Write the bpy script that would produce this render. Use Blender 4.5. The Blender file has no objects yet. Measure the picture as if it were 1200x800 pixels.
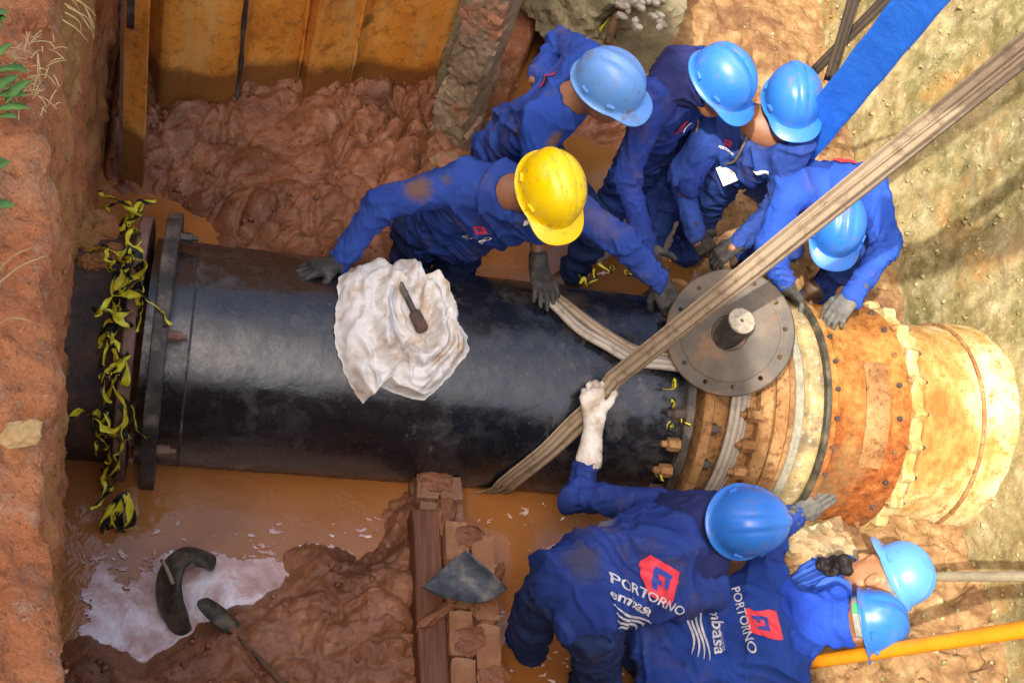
import bpy, bmesh, math, random
import numpy as np
from mathutils import Vector, Matrix
from mathutils.bvhtree import BVHTree

scene = bpy.context.scene
COL = scene.collection

# ------------------------------------------------------------------ camera
CAM_POS = (-1.244, -2.700, 3.895)
CAM_R = np.array([[0.963, 0.102, 0.250], [-0.066, -0.809, 0.584], [0.262, -0.579, -0.772]])
cam_data = bpy.data.cameras.new('camera')
cam_data.lens = 42.0
cam_data.sensor_width = 36.0
cam_data.clip_start = 0.05
cam_data.clip_end = 500.0
cam = bpy.data.objects.new('camera', cam_data)
COL.objects.link(cam)
_rt, _dn, _fw = CAM_R[:, 0], CAM_R[:, 1], CAM_R[:, 2]
cam.matrix_world = Matrix(((_rt[0], -_dn[0], -_fw[0], CAM_POS[0]),
                           (_rt[1], -_dn[1], -_fw[1], CAM_POS[1]),
                           (_rt[2], -_dn[2], -_fw[2], CAM_POS[2]),
                           (0, 0, 0, 1)))
scene.camera = cam

# ------------------------------------------------------------------ light
SUN_AZ, SUN_EL = math.radians(44), math.radians(50)      # heading the light travels, height of the sun
SUN_DIR = Vector((math.cos(SUN_AZ) * math.cos(SUN_EL), math.sin(SUN_AZ) * math.cos(SUN_EL), -math.sin(SUN_EL)))
world = bpy.data.worlds.new('World')
scene.world = world
world.use_nodes = True
wn = world.node_tree
sky = wn.nodes.new('ShaderNodeTexSky')
sky.sky_type = 'NISHITA'
sky.sun_disc = False
sky.sun_elevation = SUN_EL
sky.sun_rotation = math.radians(90) - math.atan2(-SUN_DIR.y, -SUN_DIR.x)
sky.dust_density = 6.0
sky.ozone_density = 0.6
sky.air_density = 0.8
wn.links.new(sky.outputs[0], wn.nodes['Background'].inputs[0])
wn.nodes['Background'].inputs[1].default_value = 0.15
sun_data = bpy.data.lights.new('sun', 'SUN')
sun_data.energy = 2.05
sun_data.angle = math.radians(0.6)
sun_data.color = (1.0, 0.96, 0.90)
sun = bpy.data.objects.new('sun', sun_data)
COL.objects.link(sun)
sun.rotation_euler = SUN_DIR.to_track_quat('-Z', 'Y').to_euler()
scene.view_settings.view_transform = 'Standard'
scene.view_settings.look = 'None'
scene.view_settings.exposure = 1.65
scene.view_settings.use_white_balance = True
scene.view_settings.white_balance_temperature = 7000
scene.view_settings.gamma = 1.0
scene.cycles.use_denoising = True
scene.cycles.max_bounces = 6

# ------------------------------------------------------------------ numpy noise
_rs = np.random.RandomState(7)
_perm = np.concatenate([_rs.permutation(256)] * 3)
_grad = _rs.normal(size=(256, 3))
_grad /= np.linalg.norm(_grad, axis=1)[:, None]
_val = _rs.rand(256, 3)

def pnoise(p):
    p = np.asarray(p, float)
    i = np.floor(p).astype(int)
    f = p - i
    u = f * f * f * (f * (f * 6 - 15) + 10)
    i &= 255
    out = 0
    for dx in (0, 1):
        wx = u[:, 0] if dx else 1 - u[:, 0]
        for dy in (0, 1):
            wy = u[:, 1] if dy else 1 - u[:, 1]
            for dz in (0, 1):
                wz = u[:, 2] if dz else 1 - u[:, 2]
                h = _perm[_perm[_perm[(i[:, 0] + dx) & 255] + ((i[:, 1] + dy) & 255)] + ((i[:, 2] + dz) & 255)]
                g = _grad[h]
                out = out + wx * wy * wz * (g[:, 0] * (f[:, 0] - dx) + g[:, 1] * (f[:, 1] - dy) + g[:, 2] * (f[:, 2] - dz))
    return out * 1.5

def fbm(p, oct=4, gain=0.5, lac=2.07):
    p = np.asarray(p, float)
    a, s = 1.0, 0
    for k in range(oct):
        s = s + a * pnoise(p + k * 17.3)
        p = p * lac
        a *= gain
    return s

def ridged(p, oct=3, gain=0.5):
    p = np.asarray(p, float)
    a, s = 1.0, 0
    for k in range(oct):
        s = s + a * (1 - 2 * np.abs(pnoise(p + k * 31.7)))
        p = p * 2.1
        a *= gain
    return s

def worley(p):
    """distance to nearest and second nearest feature point, 2D points in xy (z ignored)"""
    p = np.asarray(p, float)
    i = np.floor(p[:, :2]).astype(int)
    f1 = np.full(len(p), 9.0)
    f2 = np.full(len(p), 9.0)
    for dx in (-1, 0, 1):
        for dy in (-1, 0, 1):
            c = i + (dx, dy)
            h = _perm[_perm[c[:, 0] & 255] + (c[:, 1] & 255)]
            q = c + _val[h][:, :2]
            d = np.hypot(p[:, 0] - q[:, 0], p[:, 1] - q[:, 1])
            m = d < f1
            f2 = np.where(m, f1, np.minimum(f2, d))
            f1 = np.where(m, d, f1)
    return f1, f2

def sstep(a, b, x):
    t = np.clip((x - a) / (b - a), 0, 1)
    return t * t * (3 - 2 * t)

def poly_sd(poly, x, y):
    """signed distance to a polygon, positive inside"""
    poly = np.asarray(poly, float)
    d = np.full(x.shape, 1e9)
    inside = np.zeros(x.shape, bool)
    n = len(poly)
    for k in range(n):
        ax, ay = poly[k]
        bx, by = poly[(k + 1) % n]
        ex, ey = bx - ax, by - ay
        t = np.clip(((x - ax) * ex + (y - ay) * ey) / (ex * ex + ey * ey), 0, 1)
        d = np.minimum(d, np.hypot(x - ax - t * ex, y - ay - t * ey))
        cross = ((ay > y) != (by > y)) & (x < (bx - ax) * (y - ay) / (by - ay + 1e-12) + ax)
        inside ^= cross
    return np.where(inside, d, -d)

# ------------------------------------------------------------------ mesh helpers
def mk(name, verts, faces, mat=None, parent=None, smooth=True, uv=None, fmat=None):
    """link one mesh object; faces may be an (n,4) array or a list of tuples"""
    me = bpy.data.meshes.new(name)
    verts = np.asarray(verts, dtype=np.float32)
    if isinstance(faces, np.ndarray) and len(faces):
        n, k = faces.shape
        me.vertices.add(len(verts))
        me.vertices.foreach_set('co', verts.ravel())
        me.loops.add(n * k)
        me.loops.foreach_set('vertex_index', faces.astype(np.int32).ravel())
        me.polygons.add(n)
        me.polygons.foreach_set('loop_start', np.arange(0, n * k, k, dtype=np.int32))
        me.update(calc_edges=True)
    else:
        me.from_pydata([tuple(map(float, v)) for v in verts], [], [tuple(map(int, f)) for f in faces])
        me.update()
    if smooth:
        me.polygons.foreach_set('use_smooth', np.ones(len(me.polygons), bool))
    if uv is not None:
        lay = me.uv_layers.new(name='UVMap')
        li = np.zeros(len(me.loops), np.int32)
        me.loops.foreach_get('vertex_index', li)
        lay.data.foreach_set('uv', np.asarray(uv, np.float32)[li].ravel())
    mats = mat if isinstance(mat, (list, tuple)) else [mat]
    for m in mats:
        if m is not None:
            me.materials.append(m)
    if fmat is not None:
        me.polygons.foreach_set('material_index', np.asarray(fmat, np.int32))
    me.validate()
    o = bpy.data.objects.new(name, me)
    COL.objects.link(o)
    if parent is not None:
        o.parent = parent
    return o

def tag(o, label=None, cat=None, group=None, kind=None):
    if label: o['label'] = label
    if cat: o['category'] = cat
    if group: o['group'] = group
    if kind: o['kind'] = kind
    return o

def thing(name, label, cat, group=None):
    o = bpy.data.objects.new(name, None)
    o.empty_display_size = 0.1
    COL.objects.link(o)
    return tag(o, label, cat, group)

def set_base(root, loc):
    """move an Empty to its thing's base while its children stay where they are"""
    loc = Vector(loc)
    for ch in root.children:
        ch.location = ch.location - loc
    root.location = loc

def grid_faces(nu, nv, close_u=False, close_v=False):
    iu = np.arange(nu if close_u else nu - 1)
    iv = np.arange(nv if close_v else nv - 1)
    a, b = np.meshgrid(iu, iv, indexing='ij')
    a, b = a.ravel(), b.ravel()
    a2, b2 = (a + 1) % nu, (b + 1) % nv
    return np.stack([a * nv + b, a2 * nv + b, a2 * nv + b2, a * nv + b2], 1)

def norm(v):
    v = np.asarray(v, float)
    return v / (np.linalg.norm(v) + 1e-12)

class Geo:
    """collects simple solids into one vertex/face list"""
    def __init__(self):
        self.v, self.f, self.uv = [], [], []
    def add(self, v, f, uv=None):
        b = len(self.v)
        self.v += [tuple(x) for x in v]
        self.f += [tuple(int(i) + b for i in q) for q in f]
        self.uv += list(uv) if uv is not None else [(0, 0)] * len(v)
        return self
    def box(self, c, half, axes=None, bevel=0.0):
        c = np.asarray(c, float)
        ax = np.eye(3) if axes is None else np.asarray(axes, float)
        hx, hy, hz = half
        if bevel <= 0:
            v = [c + ax[0] * sx * hx + ax[1] * sy * hy + ax[2] * sz * hz for sz in (-1, 1) for sy in (-1, 1) for sx in (-1, 1)]
            f = [(0, 2, 3, 1), (4, 5, 7, 6), (0, 1, 5, 4), (2, 6, 7, 3), (0, 4, 6, 2), (1, 3, 7, 5)]
            return self.add(v, f)
        v, b = [], bevel
        for sz, ins in ((-hz, b), (-hz + b, 0), (hz - b, 0), (hz, b)):
            for x, y in ((-1, -1), (1, -1), (1, 1), (-1, 1)):
                v.append(c + ax[0] * x * (hx - ins) + ax[1] * y * (hy - ins) + ax[2] * sz)
        f = [(3, 2, 1, 0), (12, 13, 14, 15)]
        for k in range(3):
            for j in range(4):
                f.append((k * 4 + j, k * 4 + (j + 1) % 4, k * 4 + 4 + (j + 1) % 4, k * 4 + 4 + j))
        return self.add(v, f)
    def lathe(self, o, axis, prof, n=32, ref=None, arc=None):
        """prof: list of (along, radius); revolved about axis through o"""
        o, a = np.asarray(o, float), norm(axis)
        e = norm(np.cross(a, (0, 0, 1) if abs(a[2]) < 0.9 else (1, 0, 0))) if ref is None else norm(ref)
        g = np.cross(a, e)
        v, f = [], []
        m = len(prof)
        th = [2 * math.pi * k / n for k in range(n)]
        for t in th:
            d = e * math.cos(t) + g * math.sin(t)
            for s, r in prof:
                v.append(o + a * s + d * r)
        for k in range(n):
            for j in range(m - 1):
                f.append((k * m + j, ((k + 1) % n) * m + j, ((k + 1) % n) * m + j + 1, k * m + j + 1))
        if prof[0][1] > 1e-6:
            f.append([k * m for k in range(n)][::-1])
        if prof[-1][1] > 1e-6:
            f.append([k * m + m - 1 for k in range(n)])
        return self.add(v, f)
    def tube(self, pts, rad, n=10):
        pts = np.asarray(pts, float)
        rad = np.broadcast_to(rad, (len(pts),))
        T = np.gradient(pts, axis=0)
        up = np.array([0.03, 0.1, 1.0])
        v, f = [], []
        e = None
        for p, t, r in zip(pts, T, rad):
            t = norm(t)
            e = norm(np.cross(t, up)) if e is None else norm(e - t * (e @ t))
            g = np.cross(t, e)
            for k in range(n):
                a = 2 * math.pi * k / n
                v.append(p + (e * math.cos(a) + g * math.sin(a)) * r)
        m = len(pts)
        for i in range(m - 1):
            for k in range(n):
                f.append((i * n + k, i * n + (k + 1) % n, (i + 1) * n + (k + 1) % n, (i + 1) * n + k))
        f.append(list(range(n))[::-1])
        f.append([(m - 1) * n + k for k in range(n)])
        return self.add(v, f)
    def ribbon(self, pts, nrm, width, thick=0.006, cup=0.0, n=7, twist=None):
        """flat strap with real thickness; nrm is its face normal per point; uv = (metres along, 0..1 across)"""
        pts = np.asarray(pts, float)
        nrm = np.broadcast_to(np.asarray(nrm, float), pts.shape)
        width = np.broadcast_to(width, (len(pts),))
        T = np.gradient(pts, axis=0)
        L = np.concatenate([[0], np.cumsum(np.linalg.norm(np.diff(pts, axis=0), axis=1))])
        v, f, uv = [], [], []
        for i, p in enumerate(pts):
            t = norm(T[i])
            nn = norm(nrm[i] - t * (nrm[i] @ t))
            s = np.cross(nn, t)
            if twist is not None:
                c_, s_ = math.cos(twist[i]), math.sin(twist[i])
                s, nn = s * c_ + nn * s_, nn * c_ - s * s_
            for side in (1, -1):
                for k in range(n):
                    q = (k / (n - 1) * 2 - 1) * side
                    v.append(p + s * q * width[i] / 2 + nn * (side * thick / 2 + cup * (q * q - 0.4)))
                    uv.append((L[i], q * 0.5 + 0.5))
        m = 2 * n
        for i in range(len(pts) - 1):
            for k in range(m):
                f.append((i * m + k, i * m + (k + 1) % m, (i + 1) * m + (k + 1) % m, (i + 1) * m + k))
        f.append(list(range(m))[::-1])
        f.append([(len(pts) - 1) * m + k for k in range(m)])
        return self.add(v, f, uv)
    def make(self, name, mat, parent=None, smooth=False, uv=False):
        o = mk(name, self.v, self.f, mat, parent, smooth, self.uv if uv else None)
        return o

def spline(pts, n=12):
    """Catmull-Rom through pts"""
    p = np.asarray(pts, float)
    p = np.vstack([2 * p[0] - p[1], p, 2 * p[-1] - p[-2]])
    out = []
    for i in range(1, len(p) - 2):
        for t in np.linspace(0, 1, n, endpoint=False):
            a, b, c, d = p[i - 1], p[i], p[i + 1], p[i + 2]
            out.append(0.5 * (2 * b + (c - a) * t + (2 * a - 5 * b + 4 * c - d) * t * t + (3 * b - a - 3 * c + d) * t ** 3))
    out.append(p[-2])
    return np.array(out)

def shade_auto(o, deg=35):
    """smooth shading with sharp edges kept"""
    me = o.data
    bm = bmesh.new()
    bm.from_mesh(me)
    lim = math.radians(deg)
    for f in bm.faces:
        f.smooth = True
    for e in bm.edges:
        if len(e.link_faces) == 2 and e.calc_face_angle(0) > lim:
            e.smooth = False
    bm.to_mesh(me)
    bm.free()
    return o

def rock(name, c, half, seed, mat, parent=None, axes=None, rough=0.18, sub=4, box=0.5, fine=0.03):
    """broken lump: cube-sphere squared towards a box, then broken up by noise"""
    bm = bmesh.new()
    bmesh.ops.create_icosphere(bm, subdivisions=sub, radius=1.0)
    v = np.array([x.co[:] for x in bm.verts])
    f = [[x.index for x in q.verts] for q in bm.faces]
    bm.free()
    m = np.abs(v).max(1)[:, None]
    v = v * (1 - box) + (v / m) * box
    q = v * np.asarray(half) / min(half)
    d = fbm(q * 1.2 + seed * 7.7, 4) * rough + fine * ridged(q * 3.6 + seed, 3)
    v = v * (1 + d)[:, None]
    ax = np.eye(3) if axes is None else np.asarray(axes, float)
    v = np.asarray(c, float) + (v * np.asarray(half)) @ ax
    return mk(name, v, f, mat, parent, False)

def rot_axes(rx=0, ry=0, rz=0):
    m = Matrix.Rotation(math.radians(rz), 3, 'Z') @ Matrix.Rotation(math.radians(ry), 3, 'Y') @ Matrix.Rotation(math.radians(rx), 3, 'X')
    return np.array([list(m.col[0]), list(m.col[1]), list(m.col[2])])

# ------------------------------------------------------------------ implicit surfaces (for bodies, clothes, gloves, cloth)
def s_cone(a, b, ra, rb):
    a, b = np.asarray(a, float), np.asarray(b, float)
    d = b - a
    L2 = d @ d + 1e-12
    def fn(p):
        q = p - a
        t = np.clip((q @ d) / L2, 0, 1)
        return np.linalg.norm(q - t[:, None] * d, axis=1) - (ra + t * (rb - ra))
    return fn

def s_ell(c, half, axes=None):
    c, half = np.asarray(c, float), np.asarray(half, float)
    ax = np.eye(3) if axes is None else np.asarray(axes, float)
    mn = half.min()
    def fn(p):
        q = (p - c) @ ax.T / half
        k = np.linalg.norm(q, axis=1)
        k2 = np.linalg.norm(q / half, axis=1) + 1e-9
        return np.where(k < 0.35, (k - 1) * mn, k * (k - 1) / k2)
    return fn

def smin(a, b, k):
    if k <= 0:
        return np.minimum(a, b)
    h = np.clip(0.5 + 0.5 * (b - a) / k, 0, 1)
    return b + (a - b) * h - k * h * (1 - h)

def s_union(prims):
    """prims: list of (fn, k) or (fn, k, '-') for a cut"""
    def fn(p):
        d = None
        for pr in prims:
            e = pr[0](p)
            if d is None:
                d = e
            elif len(pr) > 2:
                d = -smin(-d, e, pr[1])
            else:
                d = smin(d, e, pr[1])
        return d
    return fn

def surfnet(fn, lo, hi, h):
    """naive surface nets over a box, evaluated only near the surface"""
    lo = np.asarray(lo, float)
    B = 8
    n = (np.ceil((np.asarray(hi) - lo) / h / B).astype(int)) * B
    nb = n // B
    bc = np.stack(np.meshgrid(*[(np.arange(k) + 0.5) * B * h for k in nb], indexing='ij'), -1).reshape(-1, 3) + lo
    db = fn(bc)
    act = np.abs(db) < B * h * 0.5 * 1.733 * 1.35 + 2 * h
    val = np.repeat(np.repeat(np.repeat(db.reshape(nb), B, 0), B, 1), B, 2).astype(np.float32)
    loc = np.stack(np.meshgrid(*[np.arange(B)] * 3, indexing='ij'), -1).reshape(-1, 3)
    bi = np.stack(np.unravel_index(np.nonzero(act)[0], nb), -1)
    idx = (bi[:, None, :] * B + loc[None]).reshape(-1, 3)
    val[idx[:, 0], idx[:, 1], idx[:, 2]] = fn(lo + idx * h)
    neg = val < 0
    cs = [(i, j, k) for i in (0, 1) for j in (0, 1) for k in (0, 1)]
    sh = n - 1
    cnt = sum(neg[c[0]:c[0] + sh[0], c[1]:c[1] + sh[1], c[2]:c[2] + sh[2]].astype(np.int8) for c in cs)
    cell = np.stack(np.nonzero((cnt > 0) & (cnt < 8)), -1)
    cv = np.stack([val[cell[:, 0] + c[0], cell[:, 1] + c[1], cell[:, 2] + c[2]] for c in cs], 1)
    pos = np.zeros((len(cell), 3))
    num = np.zeros(len(cell))
    for i in range(8):
        for j in range(i + 1, 8):
            ci, cj = np.array(cs[i]), np.array(cs[j])
            if np.abs(ci - cj).sum() != 1:
                continue
            a, b = cv[:, i], cv[:, j]
            m = (a < 0) != (b < 0)
            t = np.where(m, a / np.where(m, a - b, 1), 0)
            pos += np.where(m[:, None], ci + t[:, None] * (cj - ci), 0)
            num += m
    v = lo + (cell + pos / num[:, None]) * h
    ids = np.full(tuple(sh), -1, np.int64)
    ids[cell[:, 0], cell[:, 1], cell[:, 2]] = np.arange(len(cell))
    faces = []
    for ax in range(3):
        sl0 = [slice(1, sh[d]) for d in range(3)]
        sl1 = [slice(1, sh[d]) for d in range(3)]
        sl0[ax] = slice(0, sh[ax])
        sl1[ax] = slice(1, sh[ax] + 1)
        a, b = neg[tuple(sl0)], neg[tuple(sl1)]
        e = np.stack(np.nonzero(a != b), -1)
        if not len(e):
            continue
        flip = a[e[:, 0], e[:, 1], e[:, 2]]
        off = np.ones(3, int)
        off[ax] = 0
        e = e + off
        u, w = (ax + 1) % 3, (ax + 2) % 3
        du, dw = np.eye(3, dtype=int)[u], np.eye(3, dtype=int)[w]
        q = [e - du - dw, e - dw, e, e - du]
        q = np.stack([ids[x[:, 0], x[:, 1], x[:, 2]] for x in q], 1)
        ok = (q >= 0).all(1)
        q, flip = q[ok], flip[ok]
        q = np.where(flip[:, None], q, q[:, ::-1])
        faces.append(q)
    return v, np.concatenate(faces)

def vnormals(v, f):
    n = np.zeros_like(v)
    a, b, c, d = (v[f[:, k]] for k in range(4))
    fn = np.cross(c - a, d - b)
    for k in range(4):
        np.add.at(n, f[:, k], fn)
    return n / (np.linalg.norm(n, axis=1)[:, None] + 1e-12)
# ------------------------------------------------------------------ materials
class NT:
    def __init__(self, name):
        self.m = bpy.data.materials.new(name)
        self.m.use_nodes = True
        self.t = self.m.node_tree
        self.b = self.t.nodes['Principled BSDF']
        self.tc = self.t.nodes.new('ShaderNodeTexCoord')
        self.obj = self.tc.outputs['Object']
        self.uvc = self.tc.outputs['UV']
    def n(self, typ, **kw):
        x = self.t.nodes.new(typ)
        for k, v in kw.items():
            setattr(x, k, v)
        return x
    def set(self, sock, v):
        if hasattr(v, 'is_output') or isinstance(v, bpy.types.NodeSocket):
            self.t.links.new(v, sock)
        else:
            if isinstance(v, (tuple, list)) and len(v) == 3 and sock.type == 'RGBA':
                v = (*v, 1)
            sock.default_value = v
    def map(self, scale=(1, 1, 1), vec=None, rot=(0, 0, 0), loc=(0, 0, 0)):
        x = self.n('ShaderNodeMapping')
        self.set(x.inputs[0], vec or self.obj)
        x.inputs['Scale'].default_value = scale
        x.inputs['Rotation'].default_value = rot
        x.inputs['Location'].default_value = loc
        return x.outputs[0]
    def noise(self, scale, detail=5, rough=0.6, vec=None, dist=0.0):
        x = self.n('ShaderNodeTexNoise')
        self.set(x.inputs['Vector'], vec or self.obj)
        x.inputs['Scale'].default_value = scale
        x.inputs['Detail'].default_value = detail
        x.inputs['Roughness'].default_value = rough
        x.inputs['Distortion'].default_value = dist
        return x.outputs[0]
    def vor(self, scale, vec=None, feature='F1', out=0, rnd=1.0):
        x = self.n('ShaderNodeTexVoronoi', feature=feature)
        self.set(x.inputs['Vector'], vec or self.obj)
        x.inputs['Scale'].default_value = scale
        x.inputs['Randomness'].default_value = rnd
        return x.outputs[out]
    def wave(self, scale, vec=None, dist=0.0, dirn='X', ds=1.0):
        x = self.n('ShaderNodeTexWave', bands_direction=dirn)
        self.set(x.inputs['Vector'], vec or self.obj)
        x.inputs['Scale'].default_value = scale
        x.inputs['Distortion'].default_value = dist
        x.inputs['Detail Scale'].default_value = ds
        return x.outputs[1]
    def ramp(self, fac, *stops, interp='LINEAR'):
        x = self.n('ShaderNodeValToRGB')
        x.color_ramp.interpolation = interp
        el = x.color_ramp.elements
        while len(el) < len(stops):
            el.new(0.5)
        for e, (p, c) in zip(el, stops):
            e.position = p
            e.color = (c, c, c, 1) if isinstance(c, (int, float)) else (*c, 1)
        self.set(x.inputs[0], fac)
        return x.outputs[0]
    def mix(self, fac, a, b, typ='MIX'):
        x = self.n('ShaderNodeMix', data_type='RGBA', blend_type=typ)
        self.set(x.inputs[0], fac)
        self.set(x.inputs[6], a)
        self.set(x.inputs[7], b)
        return x.outputs[2]
    def math(self, op, a, b=0.0, c=0.0):
        x = self.n('ShaderNodeMath', operation=op)
        self.set(x.inputs[0], a)
        self.set(x.inputs[1], b)
        self.set(x.inputs[2], c)
        return x.outputs[0]
    def sep(self, vec=None):
        x = self.n('ShaderNodeSeparateXYZ')
        self.set(x.inputs[0], vec or self.obj)
        return x.outputs
    def near(self, p, r, wob=0.5, scale=9):
        """1 near point p, falling to 0 at radius r with a ragged edge"""
        x = self.n('ShaderNodeVectorMath', operation='DISTANCE')
        self.set(x.inputs[0], self.obj)
        x.inputs[1].default_value = p
        d = self.math('DIVIDE', x.outputs['Value'], r)
        d = self.math('ADD', d, self.math('MULTIPLY', self.math('SUBTRACT', self.noise(scale, 6, 0.7), 0.5), wob * 2))
        return self.ramp(d, (0.55, 1.0), (1.0, 0.0))
    def bump(self, h, strength=0.4, dist=0.01, prev=None):
        x = self.n('ShaderNodeBump')
        self.set(x.inputs['Height'], h)
        x.inputs['Strength'].default_value = strength
        x.inputs['Distance'].default_value = dist
        if prev is not None:
            self.set(x.inputs['Normal'], prev)
        return x.outputs[0]
    def done(self, color, rough=0.6, normal=None, metal=0.0, spec=0.5, **kw):
        self.set(self.b.inputs['Base Color'], color)
        self.set(self.b.inputs['Roughness'], rough)
        self.set(self.b.inputs['Metallic'], metal)
        self.set(self.b.inputs['Specular IOR Level'], spec)
        for k, v in kw.items():
            self.set(self.b.inputs[k.replace('_', ' ')], v)
        if normal is not None:
            self.set(self.b.inputs['Normal'], normal)
        return self.m

MAT = {}

def m_mud():
    t = NT('wet_mud')
    n1, n2, n3 = t.noise(3.0, 6, 0.6), t.noise(14, 6, 0.65), t.noise(70, 4, 0.6)
    c = t.ramp(n1, (0.3, (0.155, 0.058, 0.028)), (0.55, (0.275, 0.112, 0.055)), (0.75, (0.37, 0.175, 0.095)))
    c = t.mix(t.ramp(n2, (0.5, 0.0), (0.75, 0.6)), c, (0.13, 0.055, 0.032))
    c = t.mix(t.ramp(t.noise(6, 5, 0.6, dist=0.5), (0.58, 0.0), (0.72, 0.5)), c, (0.36, 0.21, 0.15))
    # ground on the far right side is drier and paler
    x = t.sep()
    dry = t.math('MULTIPLY', t.ramp(t.math('MULTIPLY_ADD', t.math('SUBTRACT', n1, 0.5), 0.6, t.math('MULTIPLY', x[0], 0.5)), (0.40, 0.0), (0.52, 1.0)), 1.0)
    dc = t.ramp(n2, (0.3, (0.15, 0.075, 0.030)), (0.5, (0.285, 0.165, 0.072)), (0.7, (0.40, 0.275, 0.132)))
    c = t.mix(dry, c, dc)
    b = t.bump(t.noise(9, 6, 0.6, dist=0.4), 0.6, 0.04)
    b = t.bump(n2, 0.45, 0.02, b)
    b = t.bump(n3, 0.4, 0.006, b)
    r = t.mix(dry, t.ramp(n2, (0.35, 0.22), (0.7, 0.50)), (0.9, 0.9, 0.9))
    c = t.mix(t.ramp(t.noise(2.4, 4, 0.6, t.map((1, 1, 1), loc=(5, 2, 0))), (0.52, 0.0), (0.62, 0.6)), c, (0.105, 0.042, 0.022))
    MAT['mud'] = t.done(c, r, b, spec=0.32)

def m_water():
    t = NT('muddy_water')
    n = t.noise(1.6, 4, 0.55, dist=0.6)
    c = t.ramp(n, (0.3, (0.26, 0.095, 0.026)), (0.6, (0.37, 0.145, 0.042)), (0.8, (0.42, 0.19, 0.07)))
    rip = t.math('MULTIPLY', t.noise(9, 4, 0.6, dist=0.8), t.ramp(t.noise(1.7, 3, 0.5), (0.40, 0.25), (0.60, 1.0)))
    b = t.bump(rip, 0.35, 0.02)
    b = t.bump(t.noise(40, 3, 0.5), 0.10, 0.004, b)
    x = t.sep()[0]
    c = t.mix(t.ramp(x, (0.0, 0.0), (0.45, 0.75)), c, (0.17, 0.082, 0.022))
    c = t.mix(t.ramp(t.noise(4, 6, 0.7, dist=1.0), (0.58, 0.0), (0.70, 0.5)), c, (0.36, 0.19, 0.10))
    MAT['water'] = t.done(c, 0.03, b, spec=0.9, IOR=1.4)

def m_glare():
    t = NT('slurry_film')  # pale tones painted in for sky glare on the water
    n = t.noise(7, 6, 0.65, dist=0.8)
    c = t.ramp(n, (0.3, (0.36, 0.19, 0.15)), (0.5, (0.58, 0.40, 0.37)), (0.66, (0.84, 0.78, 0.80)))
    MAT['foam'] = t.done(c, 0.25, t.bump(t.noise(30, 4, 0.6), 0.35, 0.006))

def m_bank():
    t = NT('red_earth')
    n1, n2, n3 = t.noise(2.2, 5, 0.6), t.noise(18, 6, 0.7), t.noise(90, 4, 0.7)
    c = t.ramp(n1, (0.3, (0.46, 0.145, 0.055)), (0.55, (0.57, 0.215, 0.088)), (0.75, (0.62, 0.31, 0.155)))
    c = t.mix(t.ramp(n2, (0.50, 0.0), (0.66, 0.8)), c, (0.20, 0.062, 0.025))
    c = t.mix(t.ramp(t.noise(9, 8, 0.75), (0.54, 0.0), (0.64, 0.7)), c, (0.60, 0.38, 0.24))
    c = t.mix(t.ramp(n3, (0.56, 0.0), (0.70, 0.75)), c, (0.13, 0.05, 0.025))
    c = t.mix(t.ramp(t.noise(130, 3, 0.7), (0.60, 0.0), (0.72, 0.6)), c, (0.66, 0.44, 0.30))
    # the cut face below the lip shows an ochre layer
    z = t.sep()[2]
    face = t.ramp(t.math('MULTIPLY_ADD', t.math('SUBTRACT', n2, 0.5), 0.25, z), (0.2, 0.0), (0.9, 1.0))
    lip = t.ramp(z, (0.86, 1.0), (0.93, 0.0))
    z2 = t.math('MULTIPLY', z, 0.5)
    och = t.ramp(t.math('MULTIPLY_ADD', t.math('SUBTRACT', n2, 0.5), 0.12, z2), (0.80, 1.0), (0.87, 0.0))
    c = t.mix(t.math('MULTIPLY', och, t.ramp(n1, (0.42, 0.1), (0.6, 0.75))), c, t.ramp(n2, (0.3, (0.26, 0.11, 0.03)), (0.6, (0.50, 0.26, 0.075))))
    b = t.bump(n2, 0.8, 0.03)
    b = t.bump(n3, 0.7, 0.008, b)
    MAT['bank'] = t.done(c, 0.95, b, spec=0.2)

def m_slope():
    t = NT('ochre_subsoil')
    n1, n2, n3 = t.noise(1.3, 6, 0.65, dist=0.3), t.noise(7, 7, 0.7), t.noise(60, 4, 0.7)
    c = t.ramp(n2, (0.34, (0.19, 0.150, 0.064)), (0.5, (0.315, 0.262, 0.128)), (0.64, (0.43, 0.385, 0.228)))
    moss = t.ramp(t.noise(1.9, 7, 0.65, t.map((1, 1, 1), loc=(3.1, 0.4, 0.2)), 0.4), (0.46, 0.0), (0.56, 1.0))
    c = t.mix(t.math('MULTIPLY', moss, t.ramp(t.noise(16, 5, 0.7), (0.38, 0.25), (0.6, 0.9))), c, (0.125, 0.118, 0.040))
    org = t.ramp(t.noise(2.3, 6, 0.65, t.map((1, 1, 1), loc=(7.7, 1.3, 5.2)), 0.6), (0.55, 0.0), (0.64, 1.0))
    c = t.mix(t.math('MULTIPLY', org, 0.5), c, (0.38, 0.19, 0.050))
    c = t.mix(t.ramp(n3, (0.55, 0.0), (0.68, 0.7)), c, (0.15, 0.10, 0.04))
    c = t.mix(t.ramp(t.noise(34, 6, 0.75), (0.56, 0.0), (0.66, 0.5)), c, (0.60, 0.52, 0.33))
    b = t.bump(n2, 0.3, 0.02)
    b = t.bump(n3, 0.5, 0.005, b)
    MAT['slope'] = t.done(c, 0.95, b, spec=0.2)

def m_ground():
    t = NT('site_ground')
    n = t.noise(1.2, 8, 0.65)
    c = t.ramp(n, (0.3, (0.24, 0.11, 0.05)), (0.6, (0.36, 0.20, 0.10)), (0.8, (0.20, 0.19, 0.08)))
    MAT['ground'] = t.done(c, 0.95, t.bump(t.noise(20, 6, 0.7), 0.5, 0.03), spec=0.2)

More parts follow.
